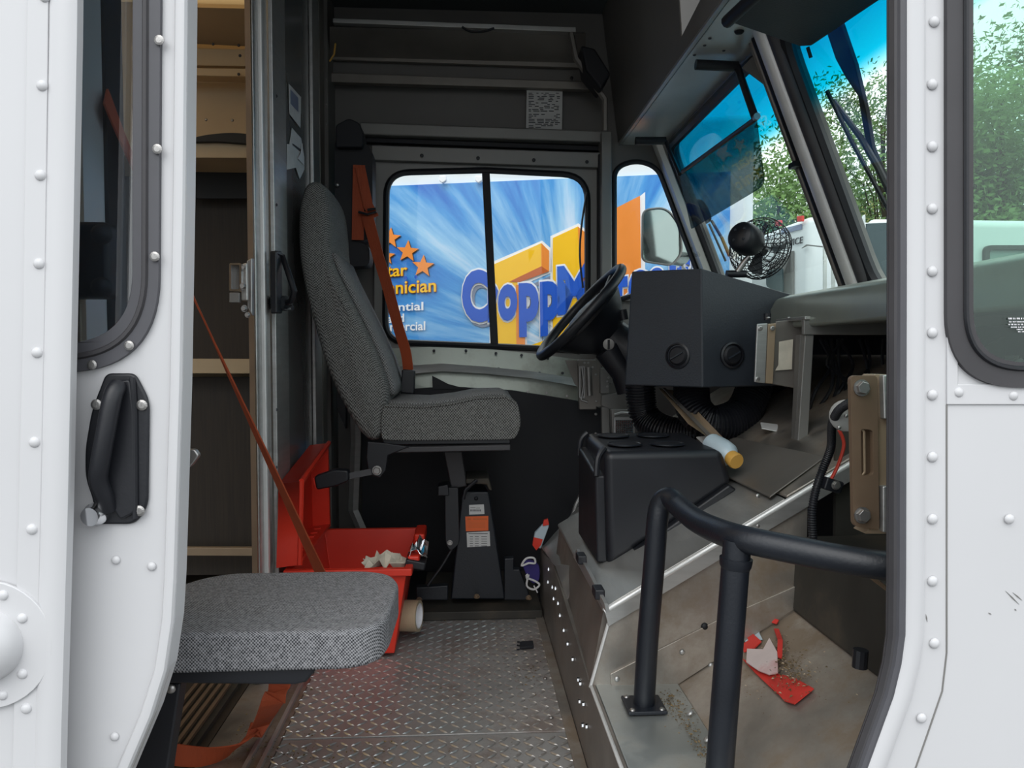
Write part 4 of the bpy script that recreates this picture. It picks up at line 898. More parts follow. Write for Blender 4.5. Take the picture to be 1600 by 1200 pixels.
for t in (0, 1.6, 3.1, 4.7): MB().lathe([(.004, 0), (.003, .003)], fc+fx*.098+(u*math.cos(t)+v_*math.sin(t))*.018, fx, 8).build('motor_screw', 'dash', fn)
MB().lathe([(.016, -.015), (.016, .012)], fc, fx, 16).build('blade_hub', 'black', fn)
for k in range(4):
    a = 2*math.pi*k/4+.4; r1_ = u*math.cos(a)+v_*math.sin(a); t1 = u*math.cos(a+.5)+v_*math.sin(a+.5)
    MB().add([fc+r1_*.014+fx*.006, fc+t1*.014-fx*.010, fc+t1*.062-fx*.014, fc+(r1_+t1).normalized()*.066, fc+r1_*.058+fx*.010], [[0, 1, 2, 3, 4]]).build('blade', 'black', fn).modifiers.new('t', 'SOLIDIFY').thickness = .0015
MB().tube(sm([fc+fx*.05-V(0, 0, .036), fc+fx*.04-V(.02, 0, .05), P(1150, 428, 1.84)], 6), .007, 10).build('bracket_arm', 'steel', fn, smooth=True)
MB().tube([P(1135, 428, 1.84), P(1165, 428, 1.84)], .009, 12).build('clamp', 'black', fn, smooth=True)

# ---- sun visors
sv = thing('sun_visor', P(1190, 190, 2.0), 'smoked translucent sun visor hanging in front of the driver windshield pane', 'sun visor')
vo = V(.655, 0, 1.30); vn = V(1, -.0, .32).normalized()
vv = [(1061, 272), (1180, 185), (1194, 290), (1080, 358)]
VP_ = lambda q: PP(q[0], q[1], vo, vn)
MB().prism([VP_(q) for q in rp(vv, [2, 2, 14, 2], 6)], vn*.004).build('visor_panel', 'visor', sv)
MB().tube([VP_((1061, 272)), VP_((1180, 186))], .006, 8).build('visor_rod', 'black', sv, smooth=True)
hub_ = P(1152, 104, 1.88); MB().tube([hub_, VP_((1180, 184))], .009, 10).build('visor_arm', 'black', sv, smooth=True)
MB().tube([P(1087, 101, 1.88), hub_], .0125, 12).build('foam_sleeve', 'black', sv, smooth=True)
MB().lathe([(.008, 0), (.008, .012)], VP_((1180, 184)), (0, -1, 0), 12).build('pivot', 'steel', sv)
fs_ = MB().tube([P(993, 220, 2.45), P(1040, 220, 2.45)], .0125, 12).build('foam_sleeve', 'black', sv, smooth=True)
MB().tube([P(1040, 221, 2.45), P(1062, 272, 2.3)], .006, 8).build('visor_arm', 'black', sv)
s2 = thing('sun_visor', P(1200, 40, 1.3), 'big dark sun visor folded flat against the overhead panel', 'sun visor')
zz = 1.375
q4 = [PZ(1143, 36, zz), PZ(1250, 73, zz-.01), PZ(1268, 72, zz-.01), PZ(1420, -30, zz), PZ(1190, -30, zz)]
MB().prism(q4, (0, 0, .012)).build('visor_panel', 'dash', s2, bevel=.003)
MB().tube([PZ(1136, 34, zz), PZ(1200, -25, zz)], .012, 10).build('visor_hinge', 'black', s2, smooth=True)
MB().tube([PZ(1262, 74, 1.36), PZ(1267, 90, 1.34)], .004, 6).build('dangling_clip', 'black', s2)

# ---- wipers and mirror outside
def wiper(lab, pts_arm, pts_blade, Yoff=0, r=.006):
    t = thing('windshield_wiper', WS(*pts_arm[-1], .05), lab, 'wiper')
    MB().tube([WS(x, y, .05) for x, y in pts_arm], lambda i: r*(1.0+.4*i/len(pts_arm)), 8).build('wiper_arm', 'rubber', t, smooth=True)
    MB().tube([WS(x, y, .032) for x, y in pts_blade], r*.8, 6).build('wiper_blade', 'black', t)
    return t
wiper('black wiper with bent arm outside the passenger windshield pane', [(1302, 158), (1345, 215), (1372, 262), (1395, 310)], [(1292, 142), (1330, 220), (1360, 275), (1395, 340)])
ht = thing('reflection_free_strap', (0, 0, 0)) if 0 else None
wa = thing('wiper_cover', WS(1345, 150, .04), 'tapered dark mottled blade hanging down outside the right windshield pane', 'wiper')
MB().prism([WS(x, y, .06) for x, y in ((1291, 50), (1312, 33), (1335, 100), (1352, 170), (1362, 230), (1392, 300), (1396, 320), (1370, 262), (1352, 222), (1340, 150), (1320, 120), (1305, 92))], (.01, 0, 0)).build('tapered_blade', 'black', wa, bevel=.002)
wiper('thin black wiper seen below the visor outside the driver pane', [(1112, 345), (1128, 372), (1140, 400)], [(1108, 350), (1134, 408)], r=.005)
mr_ = thing('side_mirror', P(1030, 370, 2.98), 'chrome backed door mirror outside the driver quarter window', 'mirror')
mp_ = rp([(1004, 328), (1040, 324), (1062, 350), (1066, 395), (1050, 415), (1003, 408)], [12, 14, 16, 10, 10, 10], 6)
MB().prism(px(mp_, 2.95), (.06, .05, 0)).build('mirror_shell', 'mirror_back', mr_, bevel=.018, bseg=4)
MB().tube(px(mp_, 2.947), .004, 6, closed=True).build('mirror_rim', 'grey_mid', mr_)
MB().tube([P(1066, 350, 3.0), P(1068, 420, 3.0), P(1090, 440, 2.73), P(1110, 445, 2.70)], .008, 8).build('mirror_arm', 'alu', mr_)
m2 = thing('hood_mirror', WS(1088, 335, .2), 'small black mirror outside the driver corner of the windshield', 'mirror')
MB().prism([WS(x, y, .12) for x, y in rp([(1068, 314), (1085, 310), (1096, 325), (1102, 345), (1080, 358), (1072, 340)], 6, 4)], (.03, .0, 0)).build('mirror_shell', 'black', m2, bevel=.006)
MB().tube([WS(1085, 350, .13), WS(1105, 400, .13), WS(1120, 425, .13)], .008, 8).build('mirror_arm', 'black', m2)

# ================================================================== SEATS
ys = thing('driver_seat', P(745, 940, 2.25), 'high backed charcoal cloth driver seat on a black pedestal', 'seat')
Y0, Y1 = 2.02, 2.44
def yprism(pts, ya, yb): return MB().prism(px(pts, ya), (0, yb-ya, 0))
back = sm([(466, 292), (478, 276), (498, 280), (508, 305), (512, 345), (513, 385), (522, 420), (543, 462), (568, 512), (590, 560), (604, 600), (606, 625), (600, 650), (596, 680), (580, 689), (560, 672), (536, 632), (512, 580), (492, 515), (476, 455), (464, 395), (461, 330)], 4, True)
pts = [P(p.x, p.y, Y0) for p in [V(a, b_, 0) for a, b_ in [(q_[0], q_[1]) for q_ in back]]] if False else None
def sm2(pts, n=4): return [(p.x, p.y) for p in sm([V(a, b_, 0) for a, b_ in pts], n, True)]
bpts = sm2([(466, 292), (478, 276), (496, 279), (506, 305), (510, 345), (512, 385), (522, 420), (543, 462), (568, 512), (590, 560), (604, 600), (606, 625), (600, 650), (596, 680), (580, 689), (560, 672), (536, 632), (512, 580), (492, 515), (476, 455), (464, 395), (461, 330)])
o3 = [P(a, b_, Y0) for a, b_ in bpts]
m = MB(); n = len(o3); zlo, zhi = min(p.z for p in o3), max(p.z for p in o3)
def hw_(z):
    t = (z-zlo)/(zhi-zlo); return .21 if t < .55 else .21-.055*((t-.55)/.45)
ctr = sum(o3, Vector())/n; yc = (Y0+Y1)/2
rows = []
for fy, ins in ((-1, .022), (-.97, .008), (-.90, 0), (-.5, -.003), (0, -.004), (.5, -.003), (.90, 0), (.97, .008), (1, .022)):
    row = []
    for i in range(n):
        p = o3[i]; t_ = (o3[(i+1) % n]-o3[i-1]).normalized(); nn = V(t_.z, 0, -t_.x)
        if nn.dot(p-ctr) > 0 and False: nn = -nn
        row.append((p, nn))
    rows.append((fy, ins, row))
area = sum(o3[i].x*o3[(i+1) % n].z-o3[(i+1) % n].x*o3[i].z for i in range(n)); sg = -1 if area > 0 else 1
vs = []
for fy, ins, row in rows:
    for p, nn in row:
        q_ = p+nn*sg*ins; vs.append(V(q_.x, yc+fy*hw_(p.z), q_.z))
fs = [[r*n+i, r*n+(i+1) % n, (r+1)*n+(i+1) % n, (r+1)*n+i] for r in range(len(rows)-1) for i in range(n)]+[list(range(n)), [(len(rows)-1)*n+i for i in range(n)]]
m.add(vs, fs); backo = m.build('backrest', 'fabric_side', ys, smooth=True)
# lighter front panel of the backrest
fp = [(512, 392), (525, 422), (545, 462), (570, 512), (592, 560), (606, 602), (608, 618)]
fpp = [P(a, b_, Y0)+V(.004, 0, .0) for a, b_ in fp]; m = MB()
V0 = [p+V(.001, .045, 0) for p in fpp]; V1 = [V(p.x+.001, Y1-.045, p.z) for p in fpp]
m.add(V0+V1, [[i, i+1, n_+i+1, n_+i] for n_ in (len(V0),) for i in range(len(V0)-1)]); fo = m.build('front_panel', 'fabric_face', ys, smooth=True); sdm = fo.modifiers.new('t', 'SOLIDIFY'); sdm.thickness = .012; sdm.offset = 0
# cushion
cpts = sm2([(598, 640), (612, 631), (660, 633), (705, 628), (745, 619), (785, 618), (806, 628), (812, 645), (813, 665), (806, 682), (790, 687), (700, 688), (610, 688), (596, 680)], 4)
yprism(cpts, Y0, Y1).build('cushion', 'fabric_side', ys, bevel=.012, bseg=4)
tp = [P(a, b_, Y0) for a, b_ in ((606, 628), (660, 630), (705, 625), (745, 617), (785, 616), (800, 622))]
m = MB(); V0 = [p+V(0, .02, 0) for p in tp]; V1 = [p+V(0, Y1-Y0-.02, 0) for p in tp]; Vm = [p+V(0, (Y1-Y0)/2, .008) for p in tp]; k = len(tp)
m.add(V0+Vm+V1, [[i, i+1, k+i+1, k+i] for i in range(k-1)]+[[k+i, k+i+1, 2*k+i+1, 2*k+i] for i in range(k-1)]); o = m.build('seat_top_panel', 'fabric_face', ys, smooth=True); q_ = o.modifiers.new('t', 'SOLIDIFY'); q_.thickness = .01
MB().tube(px([(600, 634), (660, 636), (705, 631), (745, 622), (790, 620), (806, 630)], Y0-.001), .0035, 6).build('piping', 'fabric_side', ys, smooth=True)
yprism([(597, 686), (797, 684), (797, 693), (600, 695)], Y0+.01, Y1-.03).build('slide_rail', 'black', ys, bevel=.002)
MB().prism(px([(607, 699), (798, 695), (798, 704), (607, 708)], Y0-.005), (0, .02, 0)).build('rail_edge', 'rubber', ys, bevel=.003)
MB().prism(px([(574, 690), (600, 692), (640, 698), (606, 712), (603, 735), (594, 747), (576, 742), (572, 715)], Y0-.01), (0, .01, 0)).build('recliner_bracket', 'black', ys, bevel=.003)
stud('pivot_bolt', P(589, 735, Y0-.012), (0, -1, 0), .010, 'steel', ys, 'hex')
yprism([(693, 705), (722, 705), (730, 760), (705, 764)], 2.18, 2.26).build('swivel_arm', 'rubber', ys, bevel=.004)
fpd = [(722, 768), (764, 768), (790, 937), (704, 937)]
T = [P(a, b_, 2.18) for a, b_ in fpd]; Bk = [V(T[0].x+.015, 2.34, T[0].z), V(T[1].x-.015, 2.34, T[1].z), V(T[2].x, 2.45, T[2].z), V(T[3].x, 2.45, T[3].z)]
pd_ = MB().hexa(T, Bk).build('pedestal', 'blackblue', ys, bevel=.005)
yprism([(728, 748), (764, 747), (769, 767), (764, 766), (760, 757), (728, 756)], 2.15, 2.30).build('pedestal_cap', 'soot', ys, bevel=.004)
yprism(rp([(695, 762), (716, 762), (718, 850), (704, 862), (696, 850)], [2, 2, 8, 8, 8], 4), 2.15, 2.17).build('side_link', 'black', ys, bevel=.002)
yprism([(684, 760), (700, 757), (702, 775), (684, 775)], 2.14, 2.2).build('link_block', 'black', ys, bevel=.003)
stud('link_bolt', P(703, 848, 2.148), (0, -1, 0), .006, 'steel', ys, 'hex'); stud('pedestal_hole', P(744, 779, 2.178), (0, -1, 0), .006, 'void', ys)
MB().tube([P(745, 750, 2.14), P(728, 765, 2.14), P(724, 780, 2.14)], .005, 8).build('release_lever', 'black', ys, smooth=True)
MB().tube([P(712, 848, 2.16), P(690, 885, 2.16), P(668, 915, 2.16)], .004, 6).build('cable_link', 'black', ys)
yprism([(788, 873), (803, 872), (803, 890), (812, 890), (826, 925), (826, 938), (788, 938)], 2.17, 2.2).build('side_gusset', 'blackblue', ys, bevel=.003)
yprism([(650, 918), (700, 915), (700, 938), (650, 938)], 2.17, 2.2).build('side_box', 'blackblue', ys, bevel=.003)
bp_ = PZ(740, 950, .0)
MB().box((.038, 2.33, .014), (.345, .40, .024)).build('base_plate', 'soot', ys, bevel=.003)
for qx, qy in ((655, 943), (745, 938), (826, 940)): stud('base_bolt', P(qx, qy, 2.15)+V(0, 0, .01), (0, -.4, 1), .007, 'tan', ys, 'hex')
nP = (T[1]-T[0]).cross(T[3]-T[0]).normalized(); nP = nP if nP.y < 0 else -nP
PF = lambda a, b_: PP(a, b_, T[0], nP)
for nm, q4, mt in (('white_sticker', [(733, 789), (756, 788), (757, 803), (733, 804)], 'label'), ('warning_sticker', [(727, 807), (763, 806), (763, 829), (728, 830)], 'orange_label'), ('paper_sticker', [(729, 832), (765, 830), (766, 853), (730, 855)], 'label')):
    o = MB().prism([PF(*q_) for q_ in q4], nP*.001).build(nm, mt, pd_, label={'white_sticker': 'small white sticker', 'warning_sticker': 'orange warning sticker', 'paper_sticker': 'white printed sticker'}[nm])
    b = MB(); random.seed(len(nm))
    x0, y0_, x1, y1_ = q4[0][0]+2, q4[0][1]+3, q4[2][0]-2, q4[2][1]-2
    if nm == 'white_sticker': xs_ = [(x0+i*1.9, 796, x0+i*1.9+1.1, 799) for i in range(9)]+[(x0, 793, x0+8, 793.6), (x0+9, 793.5, x0+15, 794)]
    elif nm == 'warning_sticker': xs_ = [(730, 809.5, 736, 812.5), (739, 809.5, 760.5, 812.5)]+[(732, 815+i*2.2, 758, 815.8+i*2.2) for i in range(5)]
    else: xs_ = [(732, 833, 762, 834)]+[(x, y0_+i*3.6+3, x+w__, y0_+i*3.6+3.7) for i in range(5) for x, w__ in ((734, 5), (742, 6), (752, 9))]
    for (a, c, d_, e_) in xs_: b.prism([PF(a, c)+nP*.001, PF(d_, c)+nP*.001, PF(d_, e_)+nP*.001, PF(a, e_)+nP*.001], nP*.0006)
    tag(b.build('print', 'ink' if nm != 'warning_sticker' else 'brownprint', o), kind='stuff')
# seat buckle
bk = thing('belt_buckle', P(517, 750, 2.0), 'black seat belt buckle with red button on a stiff stalk behind the driver seat', 'buckle')
MB().prism(px(rp([(490, 745), (522, 734), (544, 735), (545, 752), (525, 760), (494, 766)], 5, 4), 1.97), (0, .035, 0)).build('buckle_body', 'black', bk, bevel=.005)
MB().prism(px([(489, 748), (494, 746), (496, 764), (492, 760)], 1.975), (0, .025, 0)).build('red_button', 'red', bk)
MB().ribbon([P(540, 745, 1.99), P(560, 741, 1.995), P(580, 737, 2.0)], (0, .1, 1), .016, .003).build('stalk', 'rubber', bk)

# ---- driver belt
rt = thing('belt_retractor', P(552, 420, 2.45), 'tall black belt retractor column beside the driver window', 'retractor')
yprism(rp([(524, 195), (545, 184), (562, 192), (568, 210), (566, 230), (524, 230)], 5, 3), 2.44, 2.52).build('retractor_head', 'void', rt, bevel=.005)
yprism(rp([(523, 222), (576, 226), (582, 240), (582, 372), (560, 378), (577, 385), (578, 415), (528, 418), (523, 400)], [3, 8, 8, 4, 2, 6, 10, 10, 3], 3), 2.47, 2.56).build('retractor_body', 'void', rt, bevel=.005)
yprism([(526, 418), (540, 418), (540, 670), (527, 640)], 2.56, 2.60).build('lower_channel', 'black', rt)
for qx, qy in ((527, 289), (527, 362)): stud('screw', P(qx, qy, 2.465), (0, -1, 0), .007, 'steel', rt)
MB().tube(px([(548, 420), (549, 480)], 2.50), .004, 6).build('guide_rod', 'steel', rt)
sb = thing('seat_belt', P(600, 450, 2.4), 'orange seat belt webbing crossing the left edge of the driver window', 'seat belt')
MB().ribbon([P(561, 258, 2.45), P(560, 310, 2.45), P(559, 375, 2.45)], (1, 0, 0), .037).build('webbing', 'strap', sb)
MB().ribbon([P(563, 262, 2.44), P(575, 320, 2.44), P(585, 340, 2.44)], (1, 0, 0), .030).build('webbing', 'strap', sb)
MB().ribbon(sm([P(572, 330, 2.44), P(588, 390, 2.42), P(606, 450, 2.40), P(622, 510, 2.38), P(634, 550, 2.36), P(638, 580, 2.34)], 5), lambda t: (1, -.2-.5*t, 0), .036).build('webbing', 'strap', sb)
MB().tube(px([(560, 331), (574, 335), (588, 331), (587, 326), (574, 328)], 2.425), .004, 8).build('guide_loop', 'black', sb)
yprism(rp([(628, 577), (648, 579), (647, 616), (625, 614)], 3, 3), 2.30, 2.34).build('buckle_sleeve', 'black', sb, bevel=.004)

# ---- jump seat
js = thing('jump_seat', (-.3, 1.1, 0), 'grey woven fold down jump seat by the white sliding door', 'seat')
ztop = .390; th_ = .052
ya, yb = PZ(450, 988, ztop).y, PZ(450, 893, ztop).y
xr = PZ(617, 935, ztop).x
foot = [(-.452, ya), (xr-.045, ya), (xr-.012, ya+.02), (xr-.002, ya+.06), (xr, yb-.07), (xr-.02, yb-.02), (xr-.06, yb), (-.40, yb), (-.452, yb-.06)]
foot = [(p.x, p.y) for p in rp(foot, [.01, .03, .02, .02, .04, .03, .04, .05, .05], 5)]
MB().prism([V(x, y, ztop-th_) for x, y in foot], (0, 0, th_)).build('seat_cushion', 'fabric_jump', js, bevel=.011, bseg=4)
ub = [(-.45, ya+.012), (xr-.125, ya+.012), (xr-.125, yb-.04), (-.45, yb-.04)]
cbx = [P(250, 1036, ya+.01), P(492, 1038, ya+.01), P(490, 1052, ya+.01), P(478, 1067, ya+.01), P(460, 1071, ya+.01), P(250, 1069, ya+.01)]
MB().prism(cbx, (0, .24, 0)).build('seat_pan', 'black', js, bevel=.004)
MB().prism([P(270, 1068, ya+.02), P(282, 1068, ya+.02), P(262, 1200, ya+.02), P(245, 1330, ya+.02), P(150, 1330, ya+.02), P(200, 1068, ya+.02)], (0, .03, 0)).build('folding_leg', 'black', js, bevel=.003)
stud('leg_bolt', P(267, 1076, ya+.018), (0, -1, 0), .0065, 'steel', js)
MB().prism(px([(262, 1165), (268, 1140), (270, 1170)], ya+.03), (0, .01, 0)).build('leg_tab', 'alu', js)

# ---- orange restraint straps
st = thing('restraint_strap', (-.4, 1.4, .5), 'long thin orange strap stretched from the bulkhead down behind the jump seat', 'strap')
pa = P(165, 150, 1.02); pb_ = P(505, 902, 1.66)
pth = [pa, P(203, 243, 1.08), P(290, 437, 1.22), P(396, 668, 1.42), P(500, 893, 1.64), P(506, 906, 1.66)]
b = MB(); b.ribbon(sm(pth, 5), lambda t: (.12+.88*t**2.2, -(1-.75*t**2.2), 0), .038, .0025)
o = b.build('webbing', 'strap', st)
ls = thing('loose_strap', (-.3, 1.25, .0), 'loose orange strap looping on the floor under the jump seat', 'strap')
lp = sm([P(440, 1040, 1.30), P(436, 1072, 1.30), P(425, 1100, 1.30), PZ(405, 1135, .03), PZ(370, 1168, .018), PZ(325, 1182, .018), PZ(280, 1180, .03), PZ(240, 1172, .05), PZ(205, 1165, .06)], 6)
MB().ribbon(lp, lambda t: (.9-.5*t, -.3+.5*t, .3+.8*t*t), .040, .003).build('webbing', 'strap', ls)

# ---- red bin with open lid
rb = thing('red_bin', (-.27, 2.05, 0), 'open red plastic bin with its lid leaning on the bulkhead behind the jump seat', 'bin')
zr = .235; x0, x1 = -.425, -.145; yn, yf = 1.84, 2.26
def loop(ins, z, dx=0): return [V(x0+ins+dx, yn+ins, z), V(x1-ins, yn+ins, z), V(x1-ins, yf-ins, z), V(x0+ins+dx, yf-ins, z)]
m = MB(); L1, L2_, L3, L4 = loop(0.0, zr), loop(.035, .012), loop(.006, zr), loop(.040, .02)
vs = L1+L2_+L4+L3
fs = []
for a_i in range(3):
    for i in range(4): fs.append([a_i*4+i, a_i*4+(i+1) % 4, a_i*4+4+(i+1) % 4, a_i*4+4+i])
m = MB(); m.add(vs, [[i, (i+1) % 4, 4+(i+1) % 4, 4+i] for i in range(4)]+[[4, 5, 6, 7]]+[[8+i, 8+(i+1) % 4, 12+(i+1) % 4, 12+i] for i in range(4)]+[[8, 9, 10, 11]]+[[i, (i+1) % 4, 12+(i+1) % 4, 12+i] for i in range(4)])
m.build('bin_body', 'red', rb, bevel=.003)
rim = MB(); R1 = loop(-.012, zr); R2 = loop(.002, zr); rim.sheet([R1, R2], (0, 0, -.018)); rim.build('bin_rim', 'red', rb, bevel=.003)
MB().box((x1+.012, (yn+yf)/2+.12, zr+.002), (.03, .12, .03)).build('rim_handle', 'red', rb, bevel=.006)
MB().box((x1+.012, (yn+yf)/2-.12, zr+.002), (.03, .10, .03)).build('rim_handle', 'red', rb, bevel=.006)
# lid
H0, H1 = V(x0-.0, yn, zr+.004), V(x0-.0, yf, zr+.004)
lw = .245; ld = V(-.02, 0, lw); T0, T1 = V(-.435, yn+.03, zr+.20), V(-.435, yf-.02, zr+.25)
LD = thing('bin_lid_anchor', (0, 0, 0)) if 0 else None
off = V(.055, 0, .006)
m = MB(); m.prism([H0+V(-.03, 0, 0), H1+V(-.03, 0, 0), T1+V(-.02, 0, 0), T0+V(-.02, 0, 0)], (.006, 0, 0))
lid = m.build('lid', 'red', rb, bevel=.002)
c4 = [H0+V(-.03, 0, 0), H1+V(-.03, 0, 0), T1+V(-.02, 0, 0), T0+V(-.02, 0, 0)]
ctr4 = sum(c4, Vector())/4; i4 = [p.lerp(ctr4, .08)+V(0, 0, 0) for p in c4]
m = MB(); o4 = [p+off for p in c4]
for i in range(4): m.hexa([c4[i], c4[(i+1) % 4], o4[(i+1) % 4], o4[i]], [i4[i], i4[(i+1) % 4], i4[(i+1) % 4]+off, i4[i]+off])
m.build('lid_rim', 'red', lid, bevel=.002)
mlip = MB(); mlip.tube([o4[3], o4[2]], .007, 6); mlip.tube([o4[0], o4[3]], .006, 6); mlip.build('lid_lip', 'red', lid, smooth=True)
for k in range(7): MB().box((x0+.0, yn+.06+.05*k, zr+.012), (.02, .024, .016)).build('hinge_lug', 'red', rb, bevel=.002)
def crumple(name, c, size, mt, lab, cat, seed=1, n=7, sq=.5):
    random.seed(seed); m = MB(); vs = []; 
    for i in range(n+1):
        for j in range(n+1):
            x, y = (i/n-.5)*size[0]*random.uniform(.85, 1.1), (j/n-.5)*size[1]*random.uniform(.85, 1.1)
            vs.append(Vector(c)+V(x, y, random.uniform(0, size[2])*(1-abs(i/n-.5))))
    fs = []
    for i in range(n):
        for j in range(n):
            a = i*(n+1)+j; fs += [[a, a+1, a+n+2], [a, a+n+2, a+n+1]]
    m.add(vs, fs); o = m.build(name, mt); q_ = o.modifiers.new('t', 'SOLIDIFY'); q_.thickness = .0012; return tag(o, lab, cat)
crumple('crumpled_paper', P(604, 885, 1.92), (.11, .09, .045), 'cream', 'crumpled cream paper sticking out of the red bin', 'paper', 4, 8)
MB()
crumple('snack_wrapper', P(654, 868, 1.93), (.045, .10, .05), 'chrome', 'shiny crumpled wrapper hooked over the right rim of the red bin', 'wrapper', 9, 6)
tag(MB().box(P(650, 878, 1.9), (.05, .06, .02), Matrix.Rotation(.2, 3, 'Y')).build('black_pouch', 'black', bevel=.004), 'small black pouch between the red bin and the tape roll', 'pouch')
tr_ = thing('tape_roll', P(642, 935, 1.98), 'beige packing tape roll standing on edge beside the red bin', 'tape')
tc_ = P(641, 916, 1.99); ta = V(1, -.22, .03).normalized()
rr_ = .040
MB().lathe([(rr_, -.024), (rr_, .024), (rr_*.80, .024), (rr_*.80, -.024), (rr_, -.024)], V(tc_.x, tc_.y, .026+rr_+.0), ta, 32).build('tape_wound', 'tape', tr_, smooth=True)
MB().lathe([(rr_*.80, -.022), (rr_*.80, .0245), (rr_*.74, .0245), (rr_*.74, -.022), (rr_*.80, -.022)], V(tc_.x, tc_.y, .026+rr_), ta, 32).build('core', 'whiteprint', tr_, smooth=True)

# ---- small litter
wr1 = thing('snack_wrapper', P(845, 835, 2.28), 'red and silver foil snack wrapper tucked at the edge of the toe board', 'wrapper')
b = MB(); c = [P(855, 812, 2.22), P(858, 822, 2.22), P(845, 858, 2.22), P(832, 852, 2.22), P(836, 832, 2.22)]
b.prism(c, (0, .012, 0)); b.build('foil_body', 'blue_white', wr1, bevel=.003)
MB().prism([P(850, 813, 2.215), P(856, 811, 2.215), P(858, 820, 2.215), P(848, 822, 2.215)], (0, .01, 0)).build('red_end', 'red', wr1)
MB().prism([P(834, 840, 2.215), P(848, 843, 2.215), P(845, 852, 2.215), P(838, 860, 2.215), P(832, 852, 2.215)], (0, .01, 0)).build('red_end', 'red', wr1)
mk = thing('purple_mask', P(828, 895, 2.2), 'purple cloth pouch with white cord loops beside the driver pedestal', 'pouch')
MB().prism(px(sm2([(817, 880), (830, 876), (842, 884), (843, 905), (834, 912), (824, 902)], 3), 2.16), (0, .015, 0)).build('cloth', 'purple', mk, bevel=.003)
MB().tube(px(sm2([(815, 884), (822, 873), (834, 872), (836, 880), (826, 880)], 4), 2.155), .003, 6, closed=True).build('cord', 'paper', mk, smooth=True)
MB().tube(px(sm2([(822, 902), (836, 908), (843, 914), (834, 921), (823, 915), (826, 898)], 4), 2.155), .003, 6, closed=True).build('cord', 'paper', mk, smooth=True)
MB().tube([P(834, 915, 2.155), P(840, 926, 2.15)], .002, 6).build('cord_tail', 'paper', mk)

cp = thing('plastic_clip', PZ(821, 1010, 0.003), 'broken black plastic clip on the tread plate floor', 'clip')
cz = .004
MB().prism([PZ(812, 1006, cz), PZ(833, 1004, cz), PZ(834, 1013, cz), PZ(812, 1015, cz)], (0, 0, .006)).build('clip_body', 'black', cp, bevel=.001)
for a, b_ in (((808, 1003), (812, 1003)), ((808, 1008), (812, 1009)), ((807, 1015), (812, 1015))): MB().tube([PZ(a[0], a[1], cz+.003), PZ(b_[0], b_[1], cz+.003)], .002, 5).build('clip_prong', 'black', cp)
# red torn plastic and papers on the slanted floor
sn = V(-.139, 0, .23).normalized(); so_ = V(.37, 0, .168)
Q = lambda a, b_, h=.003: PP(a, b_, so_+sn*h, sn)
def flat(name, pts, mt, lab, cat, h=.003, t=.002, parent=None):
    o = MB().prism([Q(a, b_, h) for a, b_ in pts], sn*t).build(name, mt, parent)
    return tag(o, lab, cat) if lab else o
rs = thing('torn_red_sheet', Q(1215, 1060), 'torn red plastic sheet lying in the footwell under the white paper', 'litter')
flat('sheet_end', [(1197, 1052), (1245, 1062), (1272, 1077), (1242, 1101), (1226, 1096), (1205, 1072)], 'redcloth', None, None, parent=rs)
flat('sheet_middle', [(1160, 1030), (1200, 1050), (1240, 1060), (1215, 1085), (1180, 1052)], 'redcloth', None, None, .002, parent=rs)
flat('torn_strip', [(1161, 975), (1170, 972), (1178, 992), (1190, 1003), (1180, 1013), (1163, 1020), (1160, 1008), (1170, 1002)], 'redcloth', None, None, parent=rs)
MB().ribbon([Q(1213, 983, .004), Q(1219, 1000, .01), Q(1218, 1028, .006)], (1, .2, 0), .008, .002).build('torn_strip', 'redcloth', rs)
MB().ribbon([Q(1180, 964, .004), Q(1195, 966, .008), Q(1215, 972, .004)], (0, 1, .3), .009, .002).build('torn_strip', 'redcloth', rs)
flat('stained_paper', [(1168, 1015), (1193, 1016), (1203, 998), (1215, 1020), (1216, 1052), (1202, 1055), (1186, 1049), (1167, 1036)], 'pinkpaper', 'white paper with a red stain on top of the torn red sheet', 'paper', .009, .002)
flat('grey_paper', [(1163, 990), (1176, 965), (1184, 972), (1187, 990), (1192, 1000), (1165, 1004)], 'blue_white', 'folded pale grey paper under the torn red strips', 'paper', .001, .001)
random.seed(5); b = MB()
for k in range(620):
    if k < 380: qx, qy = random.gauss(1235, 16), random.gauss(1050, 16)
    elif k < 480: qx, qy = random.gauss(1215, 12), random.gauss(1020, 14)
    else: qx, qy = random.uniform(1130, 1380), random.gauss(1058, 40)
    c = Q(qx, qy, .003+(random.uniform(0, .010) if k < 380 else 0)); 
    if c.x < .37 or c.x > .57 or c.y > 1.33 or c.y < .88: continue
    a = random.uniform(0, 6.28); l = random.uniform(.001, .0035) if k < 480 else random.uniform(.0006, .002); u = V(math.cos(a), math.sin(a), random.uniform(-.3, .6)).normalized(); v = u.cross(V(0, 0, 1)).normalized()
    b.add([c-u*l, c+v*l*.4, c+u*l, c-v*l*.4+V(0, 0, l*.5)], [[0, 1, 2], [0, 2, 3]], random.randint(0, 1))
for k in range(420):
    t_ = random.random(); qx, qy = (1042+t_*75+random.gauss(0, 7), 1085+t_*115+random.gauss(0, 6)) if k < 300 else (random.gauss(1055, 25), random.gauss(1100, 12))
    c = PZ(qx, qy, .170)
    if c.x < .225 or c.x > .372 or c.y > 1.33: continue
    a = random.uniform(0, 6.28); l = random.uniform(.0008, .003); u = V(math.cos(a), math.sin(a), 0); v = V(-u.y, u.x, 0)
    b.add([c-u*l, c+v*l*.5, c+u*l, c-v*l*.5+V(0, 0, l*.5)], [[0, 1, 2], [0, 2, 3]], 0)
tag(b.build('leaf_debris', ['debris', 'tanlight']), 'dry leaf bits heaped on the torn red sheet in the footwell', 'debris', None, 'stuff')
b = MB()
